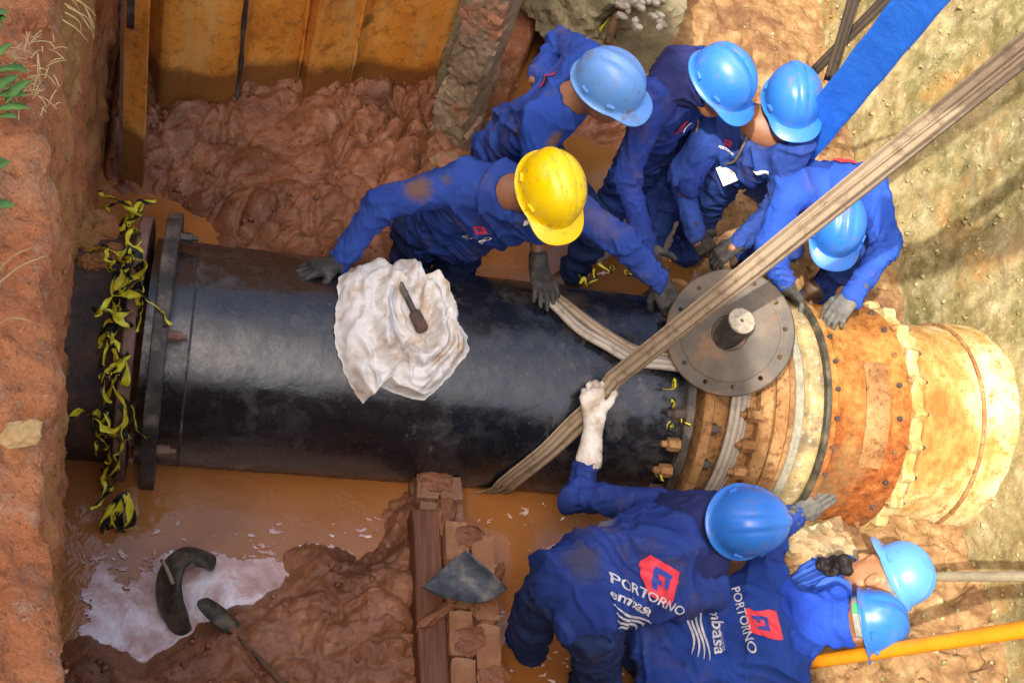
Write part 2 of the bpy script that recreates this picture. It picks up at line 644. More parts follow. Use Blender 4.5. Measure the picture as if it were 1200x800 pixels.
def m_rustpile():
    t = NT('rusted_sheet_steel')
    n1, n2, n3 = t.noise(2.5, 6, 0.6), t.noise(16, 6, 0.7), t.noise(120, 3, 0.6)
    c = t.ramp(n1, (0.3, (0.50, 0.160, 0.020)), (0.5, (0.72, 0.275, 0.034)), (0.72, (0.78, 0.40, 0.10)))
    c = t.mix(t.ramp(n2, (0.52, 0.0), (0.68, 0.75)), c, (0.22, 0.075, 0.012))
    c = t.mix(t.ramp(n3, (0.56, 0.0), (0.68, 0.5)), c, (0.17, 0.06, 0.015))
    c = t.mix(t.ramp(t.noise(40, 6, 0.75), (0.56, 0.0), (0.66, 0.45)), c, (0.62, 0.36, 0.09))
    st = t.noise(3.0, 5, 0.6, t.map((4.0, 4.0, 0.5)))
    c = t.mix(t.ramp(st, (0.52, 0.0), (0.68, 0.45)), c, (0.60, 0.42, 0.17))
    blot = t.ramp(t.vor(3.2, t.map((1, 1, 1), loc=(0.3, 0.2, 0.1))), (0.10, 0.75), (0.15, 0.0))
    c = t.mix(blot, c, (0.22, 0.085, 0.02))
    z = t.sep()[2]
    wet = t.ramp(t.math('MULTIPLY_ADD', t.math('SUBTRACT', t.noise(3.5, 6, 0.6), 0.5), 0.30, t.math('ADD', z, 0.5)), (0.66, 1.0), (0.71, 0.0))
    c = t.mix(t.math('MULTIPLY', wet, 0.82), c, (0.155, 0.060, 0.020))
    b = t.bump(n2, 0.35, 0.01)
    b = t.bump(n3, 0.3, 0.002, b)
    MAT['rustpile'] = t.done(c, t.mix(wet, (0.75, 0.75, 0.75), (0.4, 0.4, 0.4)), b, spec=0.3)

def m_pipe():
    t = NT('black_coated_pipe')
    n1, n2, n3 = t.noise(2.2, 6, 0.62), t.noise(12, 7, 0.7), t.noise(80, 4, 0.7)
    c = t.ramp(n1, (0.35, (0.004, 0.005, 0.008)), (0.7, (0.010, 0.013, 0.019)))
    dust = t.math('MULTIPLY', t.ramp(n2, (0.48, 0.0), (0.72, 1.0)), t.ramp(n1, (0.42, 0.0), (0.65, 1.0)))
    c = t.mix(t.math('MULTIPLY', dust, 0.45), c, (0.12, 0.10, 0.085))
    scr = t.ramp(t.noise(5, 6, 0.75, t.map((3.0, 1.2, 1.2), rot=(0, 0, 0.6))), (0.60, 0.0), (0.66, 0.5))
    c = t.mix(t.math('MULTIPLY', scr, t.ramp(n2, (0.45, 0.0), (0.6, 1.0))), c, (0.17, 0.16, 0.14))
    spk = t.ramp(n3, (0.64, 0.0), (0.70, 0.6))
    c = t.mix(spk, c, (0.22, 0.19, 0.16))
    r = t.mix(dust, t.ramp(n2, (0.3, 0.16), (0.7, 0.36)), (0.75, 0.75, 0.75))
    b = t.bump(n1, 0.25, 0.03)
    b = t.bump(n2, 0.10, 0.008, b)
    b = t.bump(n3, 0.15, 0.001, b)
    MAT['pipe'] = t.done(c, r, b, spec=0.75, IOR=1.55)

def m_oldpipe():
    t = NT('crusted_old_iron')
    n1, n2 = t.noise(5, 6, 0.65), t.noise(24, 6, 0.7)
    c = t.ramp(n1, (0.3, (0.035, 0.028, 0.026)), (0.5, (0.085, 0.060, 0.050)), (0.62, (0.17, 0.085, 0.050)), (0.75, (0.24, 0.145, 0.095)))
    c = t.mix(t.ramp(n2, (0.5, 0.0), (0.75, 0.6)), c, (0.03, 0.025, 0.024))
    MAT['oldpipe'] = t.done(c, 0.75, t.bump(n2, 0.8, 0.015), spec=0.35)

def m_blacksteel():
    t = NT('weathered_dark_steel')
    n1, n2 = t.noise(9, 6, 0.65), t.noise(50, 4, 0.7)
    c = t.ramp(n1, (0.35, (0.016, 0.015, 0.014)), (0.52, (0.055, 0.050, 0.044)), (0.66, (0.17, 0.145, 0.115)))
    c = t.mix(t.ramp(n2, (0.6, 0.0), (0.75, 0.5)), c, (0.20, 0.12, 0.06))
    MAT['blacksteel'] = t.done(c, 0.55, t.bump(n2, 0.4, 0.004), spec=0.4)

def m_pinkrust():
    t = NT('dusty_pink_rust')
    n1, n2 = t.noise(11, 6, 0.65), t.noise(60, 4, 0.7)
    c = t.ramp(n1, (0.3, (0.13, 0.065, 0.045)), (0.6, (0.27, 0.155, 0.115)), (0.8, (0.36, 0.24, 0.18)))
    MAT['pinkrust'] = t.done(c, 0.8, t.bump(n2, 0.5, 0.004), spec=0.3)

def m_orange():
    t = NT('orange_rust_scale')
    n1, n2, n3 = t.noise(5, 6, 0.65), t.noise(26, 6, 0.75), t.noise(110, 3, 0.7)
    c = t.ramp(n2, (0.32, (0.11, 0.030, 0.010)), (0.5, (0.28, 0.082, 0.020)), (0.68, (0.42, 0.165, 0.048)))
    c = t.mix(t.ramp(n1, (0.50, 0.0), (0.64, 0.75)), c, (0.20, 0.125, 0.055))
    x = t.sep()
    yel = t.ramp(t.math('MULTIPLY_ADD', t.math('SUBTRACT', n1, 0.5), 0.7, x[2]), (0.36, 0.0), (0.56, 0.75))
    c = t.mix(yel, c, t.ramp(n2, (0.35, (0.38, 0.15, 0.03)), (0.6, (0.52, 0.31, 0.085))))
    b = t.bump(n2, 0.7, 0.012)
    MAT['orange'] = t.done(c, 0.92, t.bump(n3, 0.6, 0.004, b), spec=0.2)

def m_yellow():
    t = NT('chalky_yellow_coating')
    n1, n2, n3 = t.noise(3.2, 6, 0.65, t.map((1.0, 0.6, 0.6))), t.noise(20, 6, 0.75), t.noise(90, 4, 0.7)
    c = t.ramp(n1, (0.36, (0.27, 0.12, 0.030)), (0.45, (0.42, 0.26, 0.080)), (0.54, (0.56, 0.45, 0.22)), (0.66, (0.68, 0.61, 0.39)))
    c = t.mix(t.ramp(n2, (0.53, 0.0), (0.63, 0.85)), c, (0.34, 0.125, 0.028))
    c = t.mix(t.ramp(t.noise(11, 7, 0.75, t.map((3.0, 0.8, 0.8), loc=(1, 5, 2))), (0.55, 0.0), (0.64, 0.8)), c, (0.40, 0.18, 0.04))
    c = t.mix(t.ramp(n3, (0.60, 0.0), (0.68, 0.8)), c, (0.10, 0.05, 0.02))
    b = t.bump(n2, 0.45, 0.01)
    MAT['yellow'] = t.done(c, 0.85, t.bump(n3, 0.4, 0.003, b), spec=0.25)

def m_band():
    t = NT('spattered_grey_cream')
    n1, n2 = t.noise(8, 6, 0.7), t.noise(34, 6, 0.75)
    c = t.ramp(n1, (0.35, (0.16, 0.125, 0.075)), (0.5, (0.34, 0.255, 0.12)), (0.66, (0.52, 0.39, 0.16)))
    c = t.mix(t.ramp(n2, (0.54, 0.0), (0.66, 0.75)), c, (0.60, 0.57, 0.50))
    c = t.mix(t.ramp(t.noise(28, 5, 0.7, t.map((1, 1, 1), loc=(4, 2, 1))), (0.58, 0.0), (0.68, 0.8)), c, (0.17, 0.10, 0.05))
    MAT['band'] = t.done(c, 0.8, t.bump(n2, 0.5, 0.006), spec=0.3)
    t = NT('grey_green_coating')
    n2 = t.noise(30, 6, 0.7)
    c = t.ramp(n2, (0.35, (0.19, 0.18, 0.135)), (0.6, (0.31, 0.29, 0.22)), (0.75, (0.44, 0.33, 0.19)))
    MAT['greyband'] = t.done(c, 0.8, t.bump(n2, 0.4, 0.005), spec=0.3)
    t = NT('tan_rust')
    n1, n2 = t.noise(7, 6, 0.65), t.noise(40, 5, 0.7)
    c = t.ramp(n1, (0.3, (0.19, 0.085, 0.030)), (0.55, (0.34, 0.185, 0.075)), (0.75, (0.45, 0.30, 0.15)))
    c = t.mix(t.ramp(n2, (0.50, 0.0), (0.64, 0.85)), c, (0.11, 0.045, 0.018))
    MAT['tanrust'] = t.done(c, 0.85, t.bump(n2, 0.6, 0.006), spec=0.25)

def m_disc():
    t = NT('grey_rusty_plate')
    n1, n2 = t.noise(7, 6, 0.65), t.noise(45, 5, 0.7)
    c = t.ramp(n1, (0.35, (0.045, 0.038, 0.031)), (0.55, (0.085, 0.069, 0.053)), (0.75, (0.145, 0.108, 0.073)))
    c = t.mix(t.ramp(t.noise(5, 6, 0.7, t.map((1, 1, 1), loc=(2, 5, 1))), (0.52, 0.0), (0.64, 0.7)), c, (0.20, 0.088, 0.028))
    c = t.mix(t.ramp(n2, (0.6, 0.0), (0.75, 0.5)), c, (0.055, 0.05, 0.045))
    MAT['disc'] = t.done(c, 0.62, t.bump(n2, 0.35, 0.003), spec=0.4)
    t = NT('brushed_pale_end')
    c = t.ramp(t.noise(40, 5, 0.7), (0.35, (0.22, 0.18, 0.125)), (0.65, (0.42, 0.37, 0.28)))
    MAT['pale'] = t.done(c, 0.6)

def simple(key, name, stops, scale=20, rough=0.7, bump=0.3, bd=0.004, spec=0.4, bscale=None, **kw):
    t = NT(name)
    n = t.noise(scale, 6, 0.65)
    c = t.ramp(n, *stops)
    MAT[key] = t.done(c, rough, t.bump(t.noise(bscale or scale * 2.5, 5, 0.65), bump, bd), spec=spec, **kw)

def m_strap(key, name, a, b, dark):
    t = NT(name)
    uv = t.map((1, 1, 1), t.uvc)
    along = t.wave(90, uv, 0.3, 'X')
    across = t.wave(0.75, uv, 0.8, 'Y')
    n = t.noise(6, 6, 0.65)
    c = t.mix(n, a, b)
    c = t.mix(t.ramp(across, (0.2, 0.55), (0.5, 0.0)), c, dark)
    c = t.mix(t.ramp(t.noise(22, 6, 0.7), (0.52, 0.0), (0.7, 0.75)), c, dark)
    bb = t.bump(along, 0.35, 0.002)
    bb = t.bump(t.noise(25, 4, 0.6), 0.4, 0.006, bb)
    MAT[key] = t.done(c, 0.85, bb, spec=0.2)

def m_shirt(key, name, base, light, stains=(), grime=0.35):
    t = NT(name)
    n1, n2 = t.noise(5, 5, 0.6), t.noise(60, 3, 0.6)
    c = t.mix(t.ramp(n1, (0.3, 0.0), (0.7, 1.0)), base, light)
    mud = t.ramp(t.noise(4.5, 8, 0.75, t.map((1, 1, 1), loc=(1.7, 3.2, 0.4))), (0.54, 0.0), (0.70, grime))
    c = t.mix(mud, c, (0.13, 0.085, 0.06))
    for p, r, col in stains:
        c = t.mix(t.math('MULTIPLY', t.near(p, r), 0.9), c, col)
    fold = t.noise(11, 4, 0.55, dist=0.7)
    b = t.bump(fold, 0.30, 0.018)
    b = t.bump(t.noise(34, 3, 0.5, dist=0.4), 0.22, 0.006, b)
    b = t.bump(t.noise(420, 2, 0.5), 0.15, 0.001, b)
    MAT[key] = t.done(c, 0.88, b, spec=0.12)
    return MAT[key]

def m_helmet(key, name, base, scuff, n_s=0.5):
    t = NT(name)
    n1, n2 = t.noise(7, 6, 0.65), t.noise(46, 5, 0.7)
    c = t.mix(t.ramp(n1, (0.35, 0.0), (0.7, 0.35)), base, scuff)
    c = t.mix(t.ramp(t.noise(13, 6, 0.75, t.map((1, 1, 1), loc=(2.2, 0.7, 1.1))), (0.555, 0.0), (0.68, n_s)), c, (0.17, 0.12, 0.08))
    c = t.mix(t.ramp(n2, (0.61, 0.0), (0.69, n_s)), c, (0.10, 0.07, 0.045))
    r = t.ramp(n1, (0.3, 0.24), (0.7, 0.45))
    MAT[key] = t.done(c, r, t.bump(n2, 0.06, 0.002), spec=0.5)

def m_skin(key, name, a, b):
    t = NT(name)
    c = t.mix(t.noise(14, 5, 0.6), a, b)
    c = t.mix(t.ramp(t.noise(50, 4, 0.6), (0.6, 0.0), (0.75, 0.35)), c, (a[0] * 0.6, a[1] * 0.6, a[2] * 0.6))
    MAT[key] = t.done(c, 0.48, t.bump(t.noise(140, 4, 0.6), 0.25, 0.002), spec=0.45, Subsurface_Weight=0.05)

def m_tape():
    t = NT('black_yellow_tape')
    uv = t.n('ShaderNodeSeparateXYZ')
    t.set(uv.inputs[0], t.uvc)
    s = t.math('ADD', t.math('MULTIPLY', uv.outputs[0], 7.0), t.math('MULTIPLY', uv.outputs[1], 0.55))
    m = t.math('GREATER_THAN', t.math('FRACT', s), 0.45)
    yel = t.ramp(t.noise(18, 5, 0.6), (0.3, (0.50, 0.45, 0.02)), (0.7, (0.82, 0.72, 0.05)))
    c = t.mix(m, (0.012, 0.014, 0.012), yel)
    c = t.mix(t.ramp(t.noise(26, 5, 0.7), (0.62, 0.0), (0.72, 0.6)), c, (0.15, 0.10, 0.05))
    MAT['tape'] = t.done(c, 0.4, t.bump(t.noise(30, 4, 0.6), 0.4, 0.006), spec=0.4)

def m_brick():
    t = NT('orange_clay_brick')
    n1, n2 = t.noise(10, 6, 0.65), t.noise(60, 5, 0.7)
    c = t.ramp(n1, (0.3, (0.20, 0.082, 0.040)), (0.55, (0.31, 0.155, 0.085)), (0.75, (0.42, 0.26, 0.16)))
    c = t.mix(t.ramp(n2, (0.55, 0.0), (0.75, 0.6)), c, (0.22, 0.09, 0.05))
    g_ = t.n('ShaderNodeNewGeometry')
    c = t.mix(t.ramp(t.noise(7, 6, 0.7, g_.outputs['Position']), (0.44, 0.0), (0.58, 0.85)), c, (0.30, 0.145, 0.075))
    MAT['brick'] = t.done(c, 0.9, t.bump(n2, 0.6, 0.005), spec=0.2)
    t = NT('wet_mud_stained_brick')
    n1, n2 = t.noise(10, 6, 0.65), t.noise(60, 5, 0.7)
    c = t.ramp(n1, (0.3, (0.155, 0.07, 0.038)), (0.6, (0.25, 0.13, 0.08)), (0.8, (0.33, 0.21, 0.14)))
    MAT['wetbrick'] = t.done(c, 0.6, t.bump(n2, 0.6, 0.005), spec=0.35)

def m_wood():
    t = NT('wet_red_timber')
    n = t.noise(6, 6, 0.7, t.map((9, 0.6, 9)))
    c = t.ramp(n, (0.3, (0.06, 0.020, 0.009)), (0.55, (0.15, 0.056, 0.025)), (0.75, (0.25, 0.115, 0.06)))
    MAT['wood'] = t.done(c, 0.55, t.bump(n, 0.5, 0.006), spec=0.4)

def m_rubble():
    t = NT('broken_concrete')
    n1, n2, n3 = t.noise(4.5, 6, 0.65), t.noise(20, 6, 0.7), t.vor(16)
    c = t.ramp(n1, (0.3, (0.16, 0.105, 0.066)), (0.5, (0.26, 0.195, 0.13)), (0.7, (0.36, 0.29, 0.20)))
    c = t.mix(t.ramp(t.noise(3.2, 6, 0.7, t.map((1, 1, 1), loc=(3, 1, 2))), (0.54, 0.0), (0.62, 0.8)), c, (0.36, 0.15, 0.085))
    c = t.mix(t.ramp(n2, (0.56, 0.0), (0.7, 0.6)), c, (0.085, 0.06, 0.045))
    b = t.bump(n2, 0.8, 0.02)
    MAT['rubble'] = t.done(c, 0.9, t.bump(n3, 0.3, 0.01, b), spec=0.2)
    t = NT('mossy_concrete')
    c = t.ramp(t.noise(6, 7, 0.7), (0.3, (0.115, 0.10, 0.058)), (0.5, (0.205, 0.185, 0.115)), (0.72, (0.38, 0.30, 0.18)))
    MAT['moss'] = t.done(c, 0.92, t.bump(t.noise(24, 6, 0.7), 0.8, 0.015), spec=0.2)
    t = NT('pale_aggregate_concrete')
    c = t.ramp(t.vor(26, out=1), (0.2, (0.16, 0.12, 0.07)), (0.5, (0.30, 0.24, 0.14)), (0.8, (0.44, 0.36, 0.22)))
    c = t.mix(t.ramp(t.noise(5, 6, 0.65), (0.42, 0.0), (0.6, 0.75)), c, (0.34, 0.20, 0.09))
    MAT['paleconc'] = t.done(c, 0.92, t.bump(t.vor(26), 0.7, 0.012), spec=0.2)

def m_sack():
    t = NT('white_woven_sack')
    n1, n2 = t.noise(9, 6, 0.7), t.noise(30, 5, 0.7)
    c = t.ramp(t.noise(20, 4, 0.6), (0.3, (0.60, 0.59, 0.56)), (0.7, (0.76, 0.75, 0.73)))
    c = t.mix(t.ramp(n1, (0.49, 0.0), (0.66, 0.85)), c, (0.46, 0.30, 0.16))
    c = t.mix(t.ramp(n2, (0.64, 0.0), (0.74, 0.5)), c, (0.32, 0.20, 0.11))
    b = t.bump(t.noise(11, 3, 0.5, dist=0.8), 0.3, 0.010)
    MAT['sack'] = t.done(c, 0.75, t.bump(t.noise(160, 2, 0.5), 0.3, 0.002, b), spec=0.3)

for fn in (m_mud, m_water, m_glare, m_bank, m_slope, m_ground, m_rustpile, m_pipe, m_oldpipe, m_blacksteel, m_pinkrust, m_orange,
           m_yellow, m_band, m_disc, m_tape, m_brick, m_wood, m_rubble, m_sack):
    fn()
m_strap('strap', 'beige_webbing', (0.27, 0.20, 0.13), (0.42, 0.335, 0.24), (0.10, 0.068, 0.04))
m_strap('strapgrey', 'grey_webbing', (0.36, 0.31, 0.25), (0.45, 0.40, 0.33), (0.15, 0.12, 0.09))
m_strap('strapdark', 'dark_webbing', (0.14, 0.11, 0.075), (0.22, 0.17, 0.12), (0.06, 0.045, 0.03))
simple('hose', 'blue_lay_flat_hose', ((0.3, (0.012, 0.125, 0.62)), (0.7, (0.022, 0.18, 0.78))), 7, 0.5, 0.5, 0.012, bscale=14)
simple('orangepaint', 'orange_paint', ((0.3, (0.60, 0.19, 0.008)), (0.6, (0.70, 0.26, 0.012)), (0.8, (0.42, 0.15, 0.02))), 9, 0.5)
simple('greypole', 'dusty_grey_pole', ((0.3, (0.24, 0.20, 0.13)), (0.7, (0.38, 0.33, 0.22))), 14, 0.7)
simple('rubber', 'black_rubber', ((0.35, (0.020, 0.020, 0.015)), (0.52, (0.055, 0.052, 0.036)), (0.68, (0.16, 0.125, 0.08))), 14, 0.40, 0.6, 0.01)
simple('blade', 'dark_blade_steel', ((0.35, (0.028, 0.032, 0.040)), (0.52, (0.075, 0.084, 0.096)), (0.66, (0.20, 0.175, 0.14))), 16, 0.42, 0.5)
simple('trouser', 'navy_trouser_cloth', ((0.3, (0.008, 0.016, 0.062)), (0.6, (0.014, 0.030, 0.105)), (0.8, (0.05, 0.045, 0.05))), 9, 0.85, 0.55, 0.02, 0.2, 12)
simple('trouserblue', 'blue_trouser_cloth', ((0.3, (0.014, 0.035, 0.17)), (0.6, (0.022, 0.055, 0.26)), (0.8, (0.05, 0.05, 0.10))), 9, 0.85, 0.55, 0.02, 0.2, 12)
simple('hood', 'navy_hood_cloth', ((0.3, (0.009, 0.013, 0.065)), (0.7, (0.020, 0.026, 0.115))), 9, 0.85, 0.5, 0.015, 0.2, 20)
simple('hoodblue', 'blue_hood_cloth', ((0.3, (0.010, 0.045, 0.33)), (0.7, (0.018, 0.075, 0.48))), 9, 0.85, 0.5, 0.015, 0.2, 20)
simple('boot', 'muddy_boot_rubber', ((0.35, (0.030, 0.022, 0.017)), (0.65, (0.16, 0.085, 0.05))), 9, 0.6)
simple('glovedark', 'dark_work_glove', ((0.35, (0.022, 0.022, 0.022)), (0.6, (0.055, 0.052, 0.048)), (0.8, (0.17, 0.14, 0.11))), 24, 0.7, 0.6, 0.005, 0.3, 60)
simple('glovegrey', 'grey_work_glove', ((0.35, (0.075, 0.075, 0.070)), (0.6, (0.125, 0.125, 0.115)), (0.8, (0.20, 0.165, 0.12))), 24, 0.75, 0.6, 0.005, 0.3, 60)
simple('glovewhite', 'white_leather_glove', ((0.38, (0.42, 0.345, 0.25)), (0.55, (0.66, 0.61, 0.53)), (0.75, (0.76, 0.73, 0.68))), 17, 0.75, 0.6, 0.006, 0.3, 50)
simple('hair', 'curly_black_hair', ((0.3, (0.006, 0.005, 0.005)), (0.7, (0.020, 0.016, 0.014))), 30, 0.6, 0.6, 0.01)
simple('suspension', 'pale_helmet_webbing', ((0.3, (0.34, 0.33, 0.27)), (0.7, (0.55, 0.53, 0.45))), 30, 0.7)
simple('green', 'green_label', ((0.3, (0.05, 0.42, 0.16)), (0.7, (0.08, 0.50, 0.2))), 30, 0.5)
simple('white', 'white_print', ((0.3, (0.70, 0.70, 0.72)), (0.7, (0.82, 0.82, 0.83))), 40, 0.6, 0.1)
simple('white_dull', 'worn_white_print', ((0.35, (0.30, 0.30, 0.34)), (0.55, (0.52, 0.52, 0.55)), (0.75, (0.62, 0.62, 0.64))), 60, 0.8, 0.2)  # white print, dirtier and with shade put into its grey
simple('red', 'red_print', ((0.3, (0.58, 0.030, 0.050)), (0.7, (0.68, 0.045, 0.070))), 40, 0.6, 0.1)
simple('print_blue', 'blue_print', ((0.3, (0.02, 0.04, 0.25)), (0.7, (0.02, 0.05, 0.30))), 40, 0.7, 0.1)
simple('shell', 'pale_pebble', ((0.3, (0.12, 0.105, 0.085)), (0.5, (0.24, 0.22, 0.19)), (0.75, (0.40, 0.37, 0.32))), 9, 0.6)
simple('leaf', 'green_leaf', ((0.3, (0.055, 0.16, 0.022)), (0.7, (0.13, 0.29, 0.05))), 12, 0.5, 0.3)
simple('drygrass', 'dry_grass', ((0.3, (0.40, 0.27, 0.10)), (0.7, (0.56, 0.42, 0.19))), 12, 0.8)
simple('clod', 'ochre_clod', ((0.3, (0.42, 0.23, 0.08)), (0.7, (0.62, 0.42, 0.18))), 14, 0.9, 0.8, 0.01)
simple('plaster', 'house_plaster', ((0.3, (0.42, 0.38, 0.31)), (0.7, (0.52, 0.48, 0.40))), 3, 0.9)
simple('rooftile', 'clay_roof', ((0.3, (0.30, 0.12, 0.06)), (0.7, (0.40, 0.18, 0.09))), 6, 0.9)
simple('darkglass', 'dark_window', ((0.3, (0.02, 0.025, 0.03)), (0.7, (0.03, 0.035, 0.04))), 6, 0.1)
simple('rusttool', 'brown_rusty_tool', ((0.3, (0.06, 0.035, 0.022)), (0.7, (0.17, 0.085, 0.04))), 20, 0.8)
m_helmet('helmet_blue', 'blue_helmet_plastic', (0.018, 0.145, 0.55), (0.040, 0.215, 0.64), 0.6)
m_helmet('helmet_pale', 'faded_blue_helmet_plastic', (0.07, 0.27, 0.68), (0.17, 0.40, 0.76), 0.75)
m_helmet('helmet_dust', 'dusty_blue_helmet_plastic', (0.085, 0.255, 0.62), (0.17, 0.32, 0.62), 0.8)
m_helmet('helmet_yellow', 'yellow_helmet_plastic', (0.90, 0.60, 0.004), (0.90, 0.66, 0.02), 0.75)
m_skin('skin', 'brown_skin', (0.20, 0.085, 0.042), (0.29, 0.130, 0.068))
m_skin('skinlight', 'tan_skin', (0.36, 0.165, 0.080), (0.46, 0.22, 0.115))
# ------------------------------------------------------------------ site survey: bearing from the camera position to a world point
def at(px, py, x=None, y=None, z=None, d=None):
    """world point on the sight line through photo pixel (px, py), where it reaches the given plane or distance"""
    r = CAM_R @ norm((px - 600, py - 400, 1400.0))
    c = np.array(CAM_POS)
    if d is not None:
        return c + r * d
    k, val = [(k, q) for k, q in enumerate((x, y, z)) if q is not None][0]
    return c + r * ((val - c[k]) / r[k])

WATER_Z = -0.15
PY, PZ, PR = 0.012, 0.012, 0.43            # pipe axis (runs along x) and radius

# ------------------------------------------------------------------ pit floor: mud, clods, pools
def floor_height(x, y):
    p = np.stack([x, y, np.zeros_like(x)], 1)
    wob = 0.10 * fbm(p * 2.2, 4) + 0.03 * fbm(p * 9 + 5, 3)
    h = np.full(x.shape, -0.56)
    # mud bank behind the pipe, up against the sheet piles
    back = [(-1.75, 0.98), (-1.45, 0.98), (-1.28, 0.84), (-1.12, 0.66), (-0.75, 0.60), (-0.45, 0.72), (-0.28, 1.0), (-0.1, 1.25), (0.1, 1.55),
            (0.35, 1.75), (0.9, 1.70), (1.05, 1.35), (1.02, 0.62), (2.4, 0.45), (2.9, 5.0), (-2.4, 5.0), (-2.4, 0.98)]
    sd = poly_sd(back, x + wob * 0.4, y + wob * 0.4)
    hb = WATER_Z + np.clip(sd, -0.5, 0.25) * 0.55 + 0.10 * sstep(0.3, 1.1, sd)
    h = np.maximum(h, hb)
    # mud bank in front, left of the brick pier
    front = [at(*q, z=WATER_Z)[:2] for q in ((60, 770), (100, 752), (135, 768), (165, 785), (215, 752), (262, 722), (300, 712), (335, 690), (340, 652), (372, 636),
                                            (402, 648), (424, 658), (440, 655), (454, 640), (462, 622), (458, 604), (466, 592), (482, 584), (500, 588), (520, 830), (40, 830))]
    sd2 = poly_sd(front, x + wob * 0.22, y + wob * 0.22) + 0.014 * fbm(p * 17 + 3, 4, 0.6) + 0.012
    h = np.maximum(h, WATER_Z + np.clip(sd2, -0.4, 0.1) * 0.6 + 0.05 * sstep(0.08, 0.4, sd2))
    # small puddle inside the front bank
    pud = [at(*q, z=WATER_Z)[:2] for q in ((450, 632), (470, 640), (474, 668), (462, 690), (446, 672))]
    h = h - 0.02 * sstep(-0.02, 0.05, poly_sd(pud, x, y) + 0.02 * fbm(p * 15, 3))
    # dry shelf on the right, in front of the pipe
    shelf = [(0.86, -0.50), (0.80, -0.85), (0.95, -1.5), (0.9, -2.4), (3.0, -2.6), (3.0, 0.0), (1.9, -0.2), (1.2, -0.3)]
    sd3 = poly_sd(shelf, x + wob * 0.3, y + wob * 0.3)
    h = np.maximum(h, -0.20 + np.clip(sd3, -0.6, 0.12) * 0.9)
    # lumps where the floor stands out of the water
    out = sstep(WATER_Z - 0.05, WATER_Z + 0.06, h)
    f1, f2 = worley(p * 6.0 + 0.55 * np.stack([fbm(p * 5, 2), fbm(p * 5 + 9, 2), 0 * x], 1))
    g1, g2 = worley(p * 15 + 3)
    q = np.stack([x * 0.85 + y * 0.55, (y * 0.85 - x * 0.55) * 1.9, 0 * x], 1)
    e1, e2 = worley(q * 3.4 + 0.45 * np.stack([fbm(p * 4 + 2, 3), fbm(p * 4 + 11, 3), 0 * x], 1))
    clod = (0.62 - f1) * 0.060 + 0.030 * sstep(0.0, 0.16, f2 - f1) + (0.6 - g1) * 0.024 + (0.7 - e1) * 0.09 - 0.05 * sstep(0.14, 0.0, e2 - e1) - 0.018 * sstep(0.12, 0.0, g2 - g1) * sstep(-0.1, 0.4, fbm(p * 3 + 5, 2))
    amp = np.where(x > 0.85, 0.42, np.where(y < 0, 0.55, 1.20)) * (0.60 + 1.0 * fbm(p * 1.5 + 3, 2))
    h = h + out * (clod - 0.03) * np.clip(amp, 0.10, 1.5) + out * 0.030 * ridged(p * 4 + 2, 2) * 0.6 + 0.006 * fbm(p * 18, 4, 0.5) * out
    # drying cracks on the shelf
    k1, k2 = worley(p * 4.2 + 0.3 * np.stack([fbm(p * 4, 3), fbm(p * 4 + 7, 3), 0 * x], 1))
    h = h - 0.05 * sstep(0.045, 0.0, k2 - k1) * sstep(0.9, 1.1, x) * sstep(0.2, -0.2, y)
    # gully left of the post, cavity behind the broken column, hole beneath the pipe end
    h = h - 0.35 * sstep(0.10, 0.0, np.abs(x + 1.80)) * sstep(0.7, 1.0, y)
    hole = [at(*q, z=-0.2)[:2] for q in ((1103, 606), (1130, 604), (1139, 632), (1141, 668), (1119, 668), (1114, 640))]
    h = h - 1.0 * sstep(-0.015, 0.03, poly_sd(hole, x, y))
    cav = [at(*q, z=-0.1)[:2] for q in ((655, -30), (690, 10), (690, 60), (650, 130), (600, 178), (572, 186), (580, 150), (622, 50))]
    h = h - 1.9 * sstep(0.0, 0.10, poly_sd(cav, x, y))
    return h

def scatter_grit(name, label, pts, n, r0, r1, mat, seed):
    """loose crumbs and small stones lying on a surface: one object of many small irregular octahedra"""
    rng = np.random.RandomState(seed)
    c = np.asarray(pts)[rng.randint(0, len(pts), n)] + rng.normal(size=(n, 3)) * 0.004
    r = r0 * (r1 / r0) ** (rng.rand(n) ** 2.2)
    base = np.array([(1, 0, 0), (-1, 0, 0), (0, 1, 0), (0, -1, 0), (0, 0, 1), (0, 0, -1)], float)
    tri = np.array([(0, 2, 4), (2, 1, 4), (1, 3, 4), (3, 0, 4), (2, 0, 5), (1, 2, 5), (3, 1, 5), (0, 3, 5)])
    V = base[None] * rng.uniform(0.55, 1.25, (n, 6, 1)) + rng.normal(size=(n, 6, 3)) * 0.18
    a, b = rng.uniform(0, 6.28, n), rng.uniform(-0.6, 0.6, n)
    ca, sa, cb, sb = np.cos(a)[:, None], np.sin(a)[:, None], np.cos(b)[:, None], np.sin(b)[:, None]
    x, y, z = V[..., 0] * ca - V[..., 1] * sa, V[..., 0] * sa + V[..., 1] * ca, V[..., 2]
    y, z = y * cb - z * sb, y * sb + z * cb
    W = np.stack([x, y, z * 0.8], -1) * r[:, None, None] + c[:, None, :]
    F = (tri[None] + (np.arange(n) * 6)[:, None, None]).reshape(-1, 3)
    o = mk(name, W.reshape(-1, 3), F, MAT[mat], None, False)
    tag(o, label, 'grit', kind='stuff')

